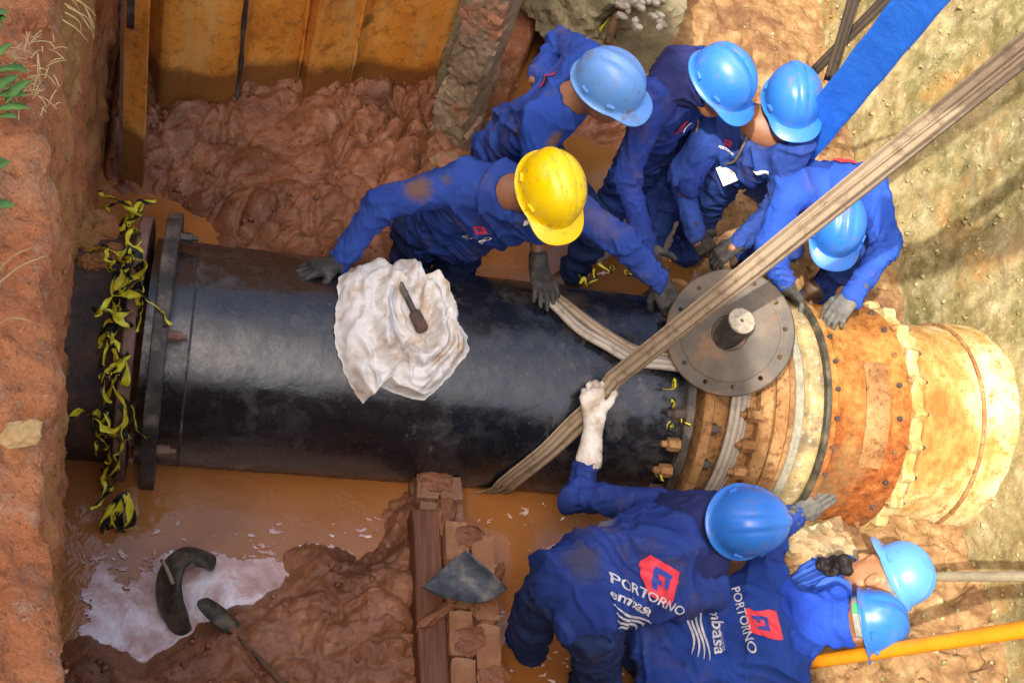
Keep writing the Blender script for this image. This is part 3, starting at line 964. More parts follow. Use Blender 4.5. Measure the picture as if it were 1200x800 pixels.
def build_floor():
    x = np.concatenate([np.arange(-2.1, 0.3, 0.009), np.arange(0.3, 2.75, 0.0125)])
    y = np.concatenate([np.arange(-2.5, -1.5, 0.0125), np.arange(-1.5, 2.0, 0.0095), np.arange(2.0, 4.8, 0.03)])
    X, Y = np.meshgrid(x, y, indexing='ij')
    h = floor_height(X.ravel(), Y.ravel())
    v = np.stack([X.ravel(), Y.ravel(), h], 1)
    tag(mk('pit_floor', v, grid_faces(len(x), len(y)), MAT['mud']), kind='structure')
    m = (v[:, 0] > 0.95) & (v[:, 2] > WATER_Z - 0.05) & (v[:, 1] < 2.6)
    scatter_grit('soil_crumbs', 'loose dry soil crumbs lying on the brown shelf at right', v[m], 2200, 0.003, 0.022, 'slope', 31)
    m = (v[:, 0] < 0.2) & (v[:, 2] > WATER_Z + 0.015) & (v[:, 1] < 2.0)
    scatter_grit('mud_crumbs', 'small wet mud crumbs scattered over the brown mud banks', v[m], 1500, 0.003, 0.020, 'mud', 32)
    w = [(-2.05, -2.5, WATER_Z), (2.7, -2.5, WATER_Z), (2.7, 4.5, WATER_Z), (-2.05, 4.5, WATER_Z)]
    nx, ny = 60, 80
    gx, gy = np.meshgrid(np.linspace(-2.05, 2.7, nx), np.linspace(-2.5, 4.5, ny), indexing='ij')
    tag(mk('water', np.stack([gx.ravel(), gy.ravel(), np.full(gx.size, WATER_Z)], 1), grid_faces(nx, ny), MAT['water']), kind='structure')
build_floor()

def build_glare():  # ragged sheet shaped and coloured as sky glare on the water
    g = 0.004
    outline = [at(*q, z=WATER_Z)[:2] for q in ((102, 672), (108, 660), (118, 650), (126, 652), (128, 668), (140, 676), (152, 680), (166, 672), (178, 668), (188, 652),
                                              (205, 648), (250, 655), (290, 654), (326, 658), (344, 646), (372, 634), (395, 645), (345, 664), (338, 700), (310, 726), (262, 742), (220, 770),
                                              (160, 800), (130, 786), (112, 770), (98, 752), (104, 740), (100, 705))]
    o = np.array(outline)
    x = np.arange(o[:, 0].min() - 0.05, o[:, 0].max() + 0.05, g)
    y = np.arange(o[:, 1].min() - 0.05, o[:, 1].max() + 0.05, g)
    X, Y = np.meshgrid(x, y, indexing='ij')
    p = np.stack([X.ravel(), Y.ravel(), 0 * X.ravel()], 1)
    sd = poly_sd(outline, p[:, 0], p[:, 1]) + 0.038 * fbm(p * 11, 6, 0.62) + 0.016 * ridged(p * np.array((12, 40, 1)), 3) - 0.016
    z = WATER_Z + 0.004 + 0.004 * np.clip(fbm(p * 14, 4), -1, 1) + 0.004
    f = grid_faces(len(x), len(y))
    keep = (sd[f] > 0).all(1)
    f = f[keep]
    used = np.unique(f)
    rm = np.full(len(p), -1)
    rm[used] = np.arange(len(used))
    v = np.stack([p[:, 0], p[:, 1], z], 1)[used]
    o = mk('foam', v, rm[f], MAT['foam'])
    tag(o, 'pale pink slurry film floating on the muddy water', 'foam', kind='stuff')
build_glare()

def build_flecks():  # pale flecks coloured in as glints on the water
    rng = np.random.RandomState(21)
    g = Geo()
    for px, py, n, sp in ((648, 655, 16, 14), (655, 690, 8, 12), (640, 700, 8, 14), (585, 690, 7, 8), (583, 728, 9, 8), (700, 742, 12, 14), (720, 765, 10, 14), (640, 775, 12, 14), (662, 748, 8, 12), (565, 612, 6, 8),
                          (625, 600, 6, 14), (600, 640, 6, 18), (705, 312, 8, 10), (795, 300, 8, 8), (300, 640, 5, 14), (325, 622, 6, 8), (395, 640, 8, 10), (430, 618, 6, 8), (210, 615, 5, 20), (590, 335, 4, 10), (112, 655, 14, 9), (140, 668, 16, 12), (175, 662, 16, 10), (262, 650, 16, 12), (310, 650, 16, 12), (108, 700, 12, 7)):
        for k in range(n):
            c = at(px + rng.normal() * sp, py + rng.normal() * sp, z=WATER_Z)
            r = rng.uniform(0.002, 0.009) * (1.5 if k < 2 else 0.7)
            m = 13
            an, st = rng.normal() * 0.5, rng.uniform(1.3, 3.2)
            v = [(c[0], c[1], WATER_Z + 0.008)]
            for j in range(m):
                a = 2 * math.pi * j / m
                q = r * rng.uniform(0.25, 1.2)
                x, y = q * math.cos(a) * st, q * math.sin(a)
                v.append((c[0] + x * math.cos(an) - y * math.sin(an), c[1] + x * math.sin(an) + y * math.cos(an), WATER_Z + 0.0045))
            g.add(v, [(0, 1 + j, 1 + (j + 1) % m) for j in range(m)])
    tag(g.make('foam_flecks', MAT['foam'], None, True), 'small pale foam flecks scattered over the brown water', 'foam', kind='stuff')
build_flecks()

# ------------------------------------------------------------------ left bank: ground surface, lip and cut face in one sheet
def build_bank():
    y = np.concatenate([np.arange(-2.7, 0.35, 0.010), np.arange(0.35, 4.6, 0.025)])
    xe = -1.70 - 0.155 * (y + 0.2)
    xe = np.where(y > 0.0, -1.731 - 0.02 * y, xe)
    xb = np.interp(y, [-2.7, -1.1, -0.3, 0.2, 0.75, 4.6], [-1.54, -1.63, -1.715, -1.71, -1.77, -1.90])
    top = np.concatenate([[6.0, 3.0, 1.5], np.arange(0.9, 0.03, -0.0125)])
    face = np.linspace(0, 1, 150)
    rows, nz = [], []
    n_top = len(top)
    X = np.zeros((n_top + len(face), len(y)))
    Z = np.zeros_like(X)
    for i, d in enumerate(top):
        X[i] = xe - d
        Z[i] = 1.80
    for j, t in enumerate(face):
        zz = 1.80 - 2.5 * t
        X[n_top + j] = xe + (xb - xe) * np.clip(t * 1.10, 0, 1) ** 0.8 
        Z[n_top + j] = zz
    Y = np.broadcast_to(y, X.shape)
    p = np.stack([X.ravel(), Y.ravel(), Z.ravel()], 1)
    dn = 0.035 * fbm(p * 3.1, 4) + 0.020 * ridged(p * 8, 3) * 0.7 + 0.018 * fbm(p * 24, 4, 0.65)
    pit = np.clip(0.28 - worley(p * 10 + 1)[0], 0, 1) * 0.06
    i_top = (np.arange(X.size) // len(y)) < n_top
    lip = np.clip(1 - np.abs(np.arange(X.shape[0]) - n_top) / 10, 0, 1)[:, None].repeat(len(y), 1).ravel()
    p[:, 2] += np.where(i_top, dn * 0.9 - pit, 0) - 0.035 * lip * (1 + fbm(p * 5, 2))
    p[:, 0] += np.where(i_top, 0, 0.045 * fbm(p * 3.1, 3) + 0.014 * ridged(p * 7, 2) + 0.010 * fbm(p * 22, 4, 0.6)) - 0.01 * lip
    far = (np.arange(X.size) // len(y)) < 3
    p[far, 2] = 1.80
    o = mk('earth_bank', p, grid_faces(X.shape[0], len(y))[:, ::-1].copy(), MAT['bank'])
    tag(o, kind='structure')
    vis = (p[:, 0] > -2.6) & (p[:, 1] < 1.0) & (p[:, 2] > -0.1)
    scatter_grit('earth_crumbs', 'loose red earth crumbs and small stones on the left bank', p[vis], 3500, 0.002, 0.013, 'bank', 33)
build_bank()

# ------------------------------------------------------------------ sloping end of the pit on the right, and the ground all round
def build_slope():
    y = np.concatenate([np.arange(-3.2, -1.6, 0.06), np.arange(-1.6, 3.6, 0.014), np.arange(3.6, 5.4, 0.06)])
    z = np.concatenate([np.arange(-1.2, 1.95, 0.016)])
    Y, Z = np.meshgrid(y, z, indexing='ij')
    X = 1.985 + 0.10 * (Z + 0.3) + 0.10 * np.clip(Z - 0.45, 0, 9) + 0.05 * np.clip(Y - 2, 0, 9)
    p = np.stack([X.ravel(), Y.ravel(), Z.ravel()], 1)
    amp = 0.35 + 0.65 * sstep(0.62, 0.45, np.hypot(p[:, 1] - PY, p[:, 2] - PZ) * 0 + 0.5)
    p[:, 0] += 0.045 * fbm(p * 1.2, 3) + 0.010 * ridged(p * 3.5, 2) * 0.6 + 0.006 * fbm(p * 14, 5, 0.6)
    # toe of the slope runs out onto the floor
    p[:, 0] -= 0.04 * sstep(-0.25, -0.75, p[:, 2])
    o = mk('earth_slope', p, grid_faces(len(y), len(z))[:, ::-1].copy(), MAT['slope'])
    tag(o, kind='structure')
    vis = (p[:, 1] > -1.6) & (p[:, 1] < 3.5) & (p[:, 2] > -0.3)
    scatter_grit('slope_stones', 'small stones and crumbs standing out of the ochre slope', p[vis], 4500, 0.003, 0.022, 'slope', 34)
    # upper ground round the pit, out to the horizon
    x0, x1, y0, y1 = -7.6, 2.55, -2.65, 4.7
    R = 150.0
    g = Geo()
    zt = 1.795
    v = [(-R, -R, zt), (R, -R, zt), (R, R, zt), (-R, R, zt), (x0, y0, zt), (x1, y0, zt), (x1, y1, zt), (x0, y1, zt),
         (x0, y0, -1.3), (x1, y0, -1.3), (x1, y1, -1.3), (x0, y1, -1.3)]
    g.add(v, [(0, 1, 5, 4), (1, 2, 6, 5), (2, 3, 7, 6), (3, 0, 4, 7), (4, 5, 9, 8), (6, 7, 11, 10), (8, 9, 10, 11)])
    tag(g.make('ground', MAT['ground']), kind='structure')
build_slope()

# unseen building added beside the camera to shade the pit's left half
def build_shade_building():
    h = thing('house', 'plastered two storey house standing beside the trench', 'house')
    Geo().box((-6.4, -4.0, 4.45), (3.0, 3.3, 2.7)).make('wall', MAT['plaster'], h)
    g = Geo()
    v = [(-9.7, -7.5, 7.15), (-3.2, -7.5, 7.15), (-3.2, -0.5, 7.15), (-9.7, -0.5, 7.15), (-6.4, -7.5, 8.3), (-6.4, -0.5, 8.3)]
    g.add(v, [(0, 1, 2, 3), (1, 4, 5, 2), (4, 0, 3, 5), (0, 4, 1), (2, 5, 3)])
    g.make('roof', MAT['rooftile'], h)
    for yy in (-6.2, -4.0, -1.8):
        for zz in (3.1, 5.7):
            w = Geo().box((-3.40, yy, zz), (0.03, 0.55, 0.6), bevel=0.01).make('window', MAT['darkglass'], h)
    set_base(h, (-6.4, -4.6, 1.8))
build_shade_building()

# unseen steel beam added above the pit to shadow the right slope
def build_shadow_beam():
    s = np.array(SUN_DIR)
    p1, p2 = at(1030, 318, x=2.02), at(1260, 248, x=2.06)
    a, b = p1 - s * 4.3, p2 - s * 4.3
    d = norm(b - a)
    w = norm(np.cross(d, s))
    n = np.cross(d, w)
    bm_ = thing('lifting_beam', 'rusty steel lifting beam hanging above the right end of the pit', 'lifting beam')
    c, L = (a + b) / 2, np.linalg.norm(b - a) / 2
    Geo().box(c, (L, 0.012, 0.09), np.array([d, w, n])).make('web', MAT['rusttool'], bm_)
    for q in (-1, 1):
        Geo().box(c + n * 0.099 * q, (L, 0.095, 0.008), np.array([d, w, n])).make('flange', MAT['rusttool'], bm_)
    set_base(bm_, c)
build_shadow_beam()

# ------------------------------------------------------------------ sheet piles and the post at their end
def build_piles():
    wall = thing('sheet_pile_wall', 'rusty orange steel sheet pile wall standing in the mud behind the pipe', 'retaining wall')
    plan = [(-1.60, 1.50), (-1.53, 1.36), (-1.20, 1.43), (-1.17, 1.50), (-0.94, 1.56), (-0.91, 1.49), (-0.70, 1.60), (-0.66, 1.64), (-0.23, 1.72), (-0.19, 1.90)]
    segs = [(0, 2), (2, 4), (4, 6), (6, 9)]
    for a, b in segs:
        line = plan[a:b + 1]
        pts = []
        for k in range(len(line) - 1):
            for t in np.linspace(0, 1, 9)[: None if k == len(line) - 2 else -1]:
                pts.append(np.array(line[k]) * (1 - t) + np.array(line[k + 1]) * t)
        pts = np.array(pts)
        if b != 9:
            pts[-1] = pts[-1] - 0.006 * norm(pts[-1] - pts[-2])
        zs = np.linspace(-0.9, 2.25, 60)
        nrm = np.array([norm(np.array((-(q[1]), q[0]))) for q in np.gradient(pts, axis=0)])
        V = []
        for side in (0, 0.012):
            for p, n in zip(pts, nrm):
                for z in zs:
                    w = 0.006 * float(np.sin(z * 2.3 + p[0] * 5))
                    V.append((p[0] + n[0] * (side + w), p[1] + n[1] * (side + w), z))
        V = np.array(V)
        m = len(pts) * len(zs)
        dent = 0.006 * fbm(V * 3.5, 3)
        V[:, 1] += dent
        f = grid_faces(len(pts), len(zs))
        F = np.concatenate([f, f[:, ::-1] + m])
        edge = []
        nz = len(zs)
        for i in (0, len(pts) - 1):
            for k in range(nz - 1):
                edge.append((i * nz + k, i * nz + k + 1, m + i * nz + k + 1, m + i * nz + k))
        for i in range(len(pts) - 1):
            edge.append((i * nz + nz - 1, (i + 1) * nz + nz - 1, m + (i + 1) * nz + nz - 1, m + i * nz + nz - 1))
        F = np.concatenate([F, np.array(edge)])
        pile = mk('sheet_pile', V, F, MAT['rustpile'], wall)
        # interlock bead along the edge
        e = pts[-1]
        g = Geo()
        zz = np.linspace(-0.6, 2.2, 40)
        rr = 0.010 + 0.004 * np.sin(zz * 31) * (zz % 0.7 < 0.5)
        g.tube([(e[0] + 0.004 * math.sin(z * 9), e[1] - 0.010, z) for z in zz], rr, 6)
        g.make('interlock', MAT['rustpile'] if a else MAT['blacksteel'], pile, True)
    set_base(wall, (-0.9, 1.55, -0.2))
    post = thing('steel_post', 'rusty steel channel post standing left of the sheet piles', 'post')
    c = np.array((-1.60, 0.98, 0.6))
    ax = rot_axes(0, 0, -18)
    Geo().box(c + ax[0] * 0.0, (0.046, 0.008, 1.3), ax).make('flange', MAT['rustpile'], post)
    Geo().box(c - ax[0] * 0.050 + ax[1] * 0.045, (0.012, 0.05, 1.3), ax).make('web', MAT['pinkrust'], post)
    Geo().box(c - ax[0] * 0.02 - ax[1] * 0.012 + np.array((0, 0, 0.55)), (0.014, 0.004, 0.42), ax).make('packing_strip', MAT['blacksteel'], post)
    set_base(post, c - (0, 0, 0.95))
build_piles()

# ------------------------------------------------------------------ broken masonry behind the workers
def build_rubble():
    col = thing('broken_column', 'broken brown masonry column standing at the right end of the rusty sheet piles', 'masonry column')
    cb = at(530, 182, z=-0.1)
    for k in range(8):
        t_ = k / 7
        c = np.array((cb[0] + 0.006 * math.sin(k * 2.3), cb[1] + 0.10, -0.25 + 1.45 * t_))
        rock('masonry_lump', c, (0.088 + 0.008 * math.sin(k * 1.7), 0.115, 0.125), 60 + k, MAT['rubble'], col, rot_axes(3 * math.sin(k * 2.1), 3 * math.cos(k * 1.3), -30 + 4 * math.sin(k * 1.9)), 0.10, 4, 0.86, 0.045)
    set_base(col, (cb[0], cb[1] + 0.1, -0.2))
    slab = thing('broken_slab', 'narrow grey strip of broken masonry between sheet piles and brown column', 'masonry slab')
    sb = at(508, 128, z=-0.05)
    for k in range(9):
        c = np.array((sb[0] + 0.02 + 0.006 * math.sin(k * 1.7), sb[1] + 0.02, -0.2 + 0.17 * k))
        rock('masonry_lump', c, (0.038, 0.05, 0.105), 80 + k, MAT['moss'] if k % 3 else MAT['rubble'], slab, rot_axes(4 * math.sin(k), 4 * math.cos(k * 2.2), -15), 0.14, 3, 0.75, 0.06)
    set_base(slab, (sb[0], sb[1], -0.2))
    r = rock('concrete_boulder', at(692, 2, z=0.25), (0.26, 0.26, 0.26), 5, MAT['moss'], None, rot_axes(10, 14, 30), 0.2, 5, 0.55)
    tag(r, 'large mossy grey concrete boulder above the raised elbow of the worker', 'boulder')
    r = rock('concrete_block', at(752, 24, z=0.22), (0.15, 0.17, 0.24), 11, MAT['moss'], None, rot_axes(0, 6, -8), 0.05, 4, 0.9, 0.02)
    tag(r, 'squared brown concrete block with pebbles heaped on top', 'concrete block')
    rng = random.Random(4)
    base = None
    for k in range(26):
        p = at(752 + rng.uniform(-26, 26), 12 + rng.uniform(-16, 22), z=0.465 + rng.uniform(0, 0.02))
        s = rng.uniform(0.018, 0.034)
        if k < 4:
            o = rock('pebble', p, (s, s * 0.8, s * 0.6), k, MAT['shell'], None, rot_axes(rng.uniform(0, 40), 0, rng.uniform(0, 180)), 0.25, 2, 0.2)
            base = o if k == 0 else base
        else:
            src = protos[k % 4]
            o = src.copy()
            COL.objects.link(o)
            o.location = Vector(p) - Vector(centers[k % 4])
        if k == 0:
            protos, centers = [], []
        if k < 4:
            protos.append(o)
            centers.append(p)
        tag(o, 'small pale pebble in the heap on the squared concrete block', 'pebble', 'pebbles heaped on the concrete block')
    # mossy stones and lumps at the foot
    for k, (x, y, z, s, lab, m) in enumerate([
            (-0.02, 1.16, -0.06, 0.07, 'mud coated stone at the foot of the broken column', 'rubble'),
            (-0.22, 1.24, -0.04, 0.09, 'flat stone under the sheet pile corner beside the broken column', 'rubble'),
            (0.24, 1.62, -0.05, 0.09, 'brown brick lump in the dark gap behind the bent worker', 'wetbrick'),
            ]):
        o = rock('stone', (x, y, z), (s, s * 0.8, s * 0.6), 20 + k, MAT[m], None, rot_axes(10 * k, 15, 40 * k), 0.2, 4, 0.6)
        tag(o, lab, 'stone')
    o = rock('concrete_chunk', at(958, 648, z=-0.10) + (0, 0, -0.02), (0.15, 0.11, 0.10), 31, MAT['paleconc'], None, rot_axes(5, -8, 20), 0.12, 5, 0.7)
    tag(o, 'pale rough concrete chunk on the soil beside the blue helmets, lower right', 'concrete chunk')
    o = rock('earth_block', at(1062, 625, z=-0.2), (0.20, 0.13, 0.11), 37, MAT['mud'], None, rot_axes(0, -4, 4), 0.1, 5, 0.8)
    tag(o, 'brown block of dry earth under the yellow end of the pipe', 'earth block')
    o = rock('soil_clod', at(25, 508, z=1.83), (0.035, 0.026, 0.022), 41, MAT['clod'], None, rot_axes(0, 10, 30), 0.35, 3, 0.2)
    tag(o, 'pale ochre clod lying on the red earth bank at far left', 'clod')
    # caked soil on top of the old pipe where it leaves the bank
    for k, (px, py, s) in enumerate([(104, 262, 0.09), (125, 275, 0.06), (98, 300, 0.07), (140, 268, 0.05), (112, 330, 0.05)]):
        p = at(px, py, y=0.30 - 0.05 * k)
        o = rock('soil_lump', (p[0], 0.30 - 0.06 * k, PZ + math.sqrt(max(PR ** 2 - (0.29 - 0.06 * k) ** 2, 0)) + 0.01), (s, s * 0.8, s * 0.5), 50 + k, MAT['bank'], None, rot_axes(30, 0, 50 * k), 0.3, 4, 0.3)
        tag(o, ['biggest brown soil lump caked on the old pipe by the bank', 'soil lump between the bank lump and the yellow tape', 'soil lump pressed against the red bank on the old pipe',
                'small soil lump beside the tape bundle on the flange', 'lowest soil lump on the crown of the old pipe'][k], 'soil lump')
build_rubble()

def build_shade_overhang():
    # unseen earth mass added behind the workers to darken the cavity beside the column
    o = rock('earth_overhang', (0.30, 2.95, 1.15), (0.62, 0.72, 0.62), 71, MAT['bank'], None, rot_axes(0, 0, 8), 0.10, 5, 0.8, 0.04)
    tag(o, kind='structure')
build_shade_overhang()

# ------------------------------------------------------------------ the pipe
def ring(name, x0, x1, r0, r1, mat, parent, n=96, bev=0.006, prof=None, y=PY, z=PZ, sharp=40):
    g = Geo()
    if prof is None:
        prof = [(x0, r1 - bev), (x0 + bev, r1), (x1 - bev, r1), (x1, r1 - bev)]
        prof = [(x0, r0)] + prof + [(x1, r0)]
    n0 = len(prof)
    v, f = [], []
    for k in range(n):
        a = 2 * math.pi * k / n
        for s, r in prof:
            v.append((s, y + r * math.cos(a), z + r * math.sin(a)))
    for k in range(n):
        for j in range(n0 - 1):
            f.append((k * n0 + j, k * n0 + j + 1, ((k + 1) % n) * n0 + j + 1, ((k + 1) % n) * n0 + j))
        f.append((k * n0 + n0 - 1, k * n0, ((k + 1) % n) * n0, ((k + 1) % n) * n0 + n0 - 1))
    return shade_auto(mk(name, v, f, mat, parent, True), sharp)

def bolt(name, c, axis, r, h, mat, parent, seed=0):
    g = Geo()
    a = norm(axis)
    g.lathe(np.asarray(c) - a * h * 0.3, a, [(0, r), (h * 0.9, r), (h * 1.0, r * 0.86)], 6, ref=norm(np.cross(a, (0.3 + seed * 0.7, 0.5, 0.8))))
    g.lathe(np.asarray(c), a, [(0, r * 0.5), (h * 1.1, r * 0.5), (h * 1.15, r * 0.4)], 8)
    return g.make(name, mat, parent)

def on_ring(x, r, deg):
    a = math.radians(deg)
    return np.array((x, PY + r * math.cos(a), PZ + r * math.sin(a)))

def build_pipe():
    # old pipe coming out of the bank
    old = thing('old_pipe', 'crusted dark iron pipe coming out of the red bank at left', 'pipe')
    ring('barrel', -2.2, -1.50, 0.30, PR + 0.006, MAT['oldpipe'], old)
    ring('loose_flange', -1.505, -1.462, 0.40, 0.505, MAT['pinkrust'], old)
    set_base(old, (-1.8, PY, PZ - PR))
    # black pipe with its end ring
    bp = thing('black_pipe', 'long black coated steel pipe lying across the flooded pit', 'pipe')
    n_u, n_a = 130, 160
    xs = np.linspace(-1.44, 0.60, n_u)
    ang = np.linspace(0, 2 * np.pi, n_a, endpoint=False)
    A, X = np.meshgrid(ang, xs, indexing='ij')
    p = np.stack([X.ravel(), np.cos(A).ravel(), np.sin(A).ravel()], 1)
    r = PR + 0.0025 * fbm(p * np.array((1.5, 2, 2)), 3) + 0.0012 * fbm(p * np.array((9, 6, 6)), 3)
    v = np.stack([p[:, 0], PY + p[:, 1] * r, PZ + p[:, 2] * r], 1)
    mk('barrel', v, grid_faces(n_a, n_u, close_u=True)[:, ::-1].copy(), MAT['pipe'], bp)
    ring('end_flange', -1.410, -1.358, 0.40, 0.532, MAT['blacksteel'], bp, bev=0.004)
    ring('joint_band', -1.287, -1.279, 0.42, PR + 0.004, MAT['blacksteel'], bp, bev=0.002)
    ring('collar', 0.575, 0.612, 0.40, 0.475, MAT['blacksteel'], bp)
    for d in (172, 118, 62):
        bolt('bolt', on_ring(-1.345, 0.475, d), (1, 0, 0), 0.020, 0.045, MAT['pinkrust'] if d != 62 else MAT['blacksteel'], bp, d)
    for k, d in enumerate((60, 78, 97, 131, 146, 161, 176, 190, 204)):
        bolt('bolt', on_ring(0.556, 0.462, d), (-1, 0, 0), 0.027, 0.050, MAT['tanrust'] if k % 3 else MAT['oldpipe'], bp, d)
    set_base(bp, (-0.3, PY, PZ - PR))
    # flange adapter, gasket, rusty coupling and yellow socket
    ad = thing('flange_adapter', 'tan rusted flange adapter between the black pipe and the orange coupling', 'pipe fitting')
    ring('front_ring', 0.630, 0.672, 0.40, 0.515, MAT['tanrust'], ad, bev=0.008)
    ring('neck', 0.671, 0.90, 0.38, 0.440, MAT['tanrust'], ad)
    ring('middle_ring', 0.875, 0.935, 0.40, 0.492, MAT['tanrust'], ad, bev=0.010)
    ring('outer_ring', 0.952, 1.010, 0.40, 0.478, MAT['tanrust'], ad, bev=0.012)
    ring('hub', 0.93, 1.05, 0.38, 0.452, MAT['tanrust'], ad)
    ring('grey_band', 1.036, 1.072, 0.40, 0.470, MAT['greyband'], ad)
    ring('spattered_band', 1.073, 1.145, 0.40, 0.487, MAT['band'], ad, prof=[(1.073, 0.40), (1.073, 0.468), (1.085, 0.487), (1.125, 0.492), (1.148, 0.482), (1.148, 0.40)])
    for k, d in enumerate((113, 128, 143, 158, 173, 188, 203, 40, 70)):
        bolt('bolt', on_ring(0.872, 0.466, d) + (-0.012, 0, 0), (-1, 0, 0), 0.028, 0.055, MAT['tanrust'], ad, d)
    for k, d in enumerate((118, 136, 154, 172)):
        bolt('bolt', on_ring(0.672, 0.480, d), (1, 0, 0), 0.024, 0.045, MAT['blacksteel'] if k != 1 else MAT['oldpipe'], ad, d)
    set_base(ad, (1.0, PY, PZ - 0.5))
    gk = ring('rubber_gasket', 1.149, 1.171, 0.40, 0.512, MAT['rubber'], None, bev=0.007)
    tag(gk, 'thin black rubber gasket ring standing against the orange rusty coupling', 'gasket')
    cp = thing('pipe_coupling', 'orange rust covered pipe coupling with bolted scalloped flange', 'pipe fitting')
    ring('sleeve', 1.172, 1.53, 0.38, 0.47, MAT['orange'], cp, prof=[(1.172, 0.38), (1.172, 0.500), (1.195, 0.505), (1.215, 0.490), (1.30, 0.482), (1.44, 0.478), (1.452, 0.496), (1.500, 0.500), (1.53, 0.495), (1.53, 0.38)])
    # patch plate on the sleeve
    g = Geo()
    va, fa = [], []
    na, nx = 24, 8
    for side, r_ in ((0, 0.481), (1, 0.489)):
        for i in range(na):
            a = math.radians(96 + 52 * i / (na - 1))
            for j in range(nx):
                x = 1.335 + 0.105 * j / (nx - 1)
                va.append((x, PY + r_ * math.cos(a), PZ + r_ * math.sin(a)))
    f = grid_faces(na, nx)
    fa = [tuple(q[::-1]) for q in f + na * nx] + [tuple(q) for q in f]
    for i in range(na - 1):
        for j in (0, nx - 1):
            fa.append((i * nx + j, (i + 1) * nx + j, na * nx + (i + 1) * nx + j, na * nx + i * nx + j))
    for j in range(nx - 1):
        for i in (0, na - 1):
            fa.append((i * nx + j, i * nx + j + 1, na * nx + i * nx + j + 1, na * nx + i * nx + j))
    mk('patch_plate', va, fa, MAT['tanrust'], cp, False)
    for k in range(15):
        d = 20 + 13.2 * k
        bolt('bolt', on_ring(1.195, 0.504, d), on_ring(0, 1, d) - (0, PY, PZ), 0.011, 0.016, MAT['oldpipe'], cp, k)
    for k in range(12):
        d = 30 + 15.5 * k
        bolt('bolt', on_ring(1.476, 0.500, d), on_ring(0, 1, d) - (0, PY, PZ), 0.012, 0.016, MAT['tanrust' if k % 3 == 1 else 'oldpipe'], cp, k)
    # scalloped flange: radius swells into a lobe at each bolt
    n = 24 * 12
    v, f = [], []
    for k in range(n):
        a = 2 * math.pi * k / n
        lobe = max(0, math.cos(a * 24)) ** 1.3
        ro = 0.502 + 0.026 * lobe + 0.004 * math.sin(a * 7)
        for s, r_ in ((1.531, 0.40), (1.531, ro - 0.006), (1.537, ro), (1.578 + 0.004 * lobe, ro), (1.586 + 0.004 * lobe, ro - 0.008), (1.602, 0.468), (1.62, 0.455), (1.62, 0.40)):
            v.append((s, PY + r_ * math.cos(a), PZ + r_ * math.sin(a)))
    f = grid_faces(n, 8, close_u=True)
    shade_auto(mk('scalloped_flange', v, f[:, ::-1].copy(), MAT['yellow'], cp, True), 40)
    for k in range(24):
        d = 15 * k
        if 10 <= d <= 230:
            bolt('bolt', on_ring(1.582, 0.508, d), (1, 0, 0), 0.013, 0.018, MAT['oldpipe'], cp, k)
            if k % 2:
                bolt('bolt', on_ring(1.528, 0.512, d), (-1, 0, 0), 0.013, 0.016, MAT['tanrust'], cp, k)
    set_base(cp, (1.4, PY, PZ - 0.5))
    sk = thing('yellow_pipe', 'chalky yellow coated pipe end running into the ochre slope at right', 'pipe')
    n_u, n_a = 70, 160
    xs = np.linspace(1.60, 2.30, n_u)
    A, X = np.meshgrid(ang, xs, indexing='ij')
    p = np.stack([X.ravel(), np.cos(A).ravel(), np.sin(A).ravel()], 1)
    prof = np.interp(p[:, 0], [1.60, 1.64, 1.88, 1.90, 1.925, 1.94, 2.30], [0.455, 0.437, 0.440, 0.446, 0.456, 0.460, 0.462])
    r = prof + 0.005 * fbm(p * np.array((3, 3, 3)), 3) + 0.005 * ridged(p * np.array((11, 5, 5)), 3) * 0.7
    mk('barrel', np.stack([p[:, 0], PY + p[:, 1] * r, PZ + p[:, 2] * r], 1), grid_faces(n_a, n_u, close_u=True)[:, ::-1].copy(), MAT['yellow'], sk)
    ring('weld_bead', 1.895, 1.912, 0.42, 0.462, MAT['tanrust'], sk, bev=0.006)
    set_base(sk, (1.9, PY, PZ - 0.45))
build_pipe()

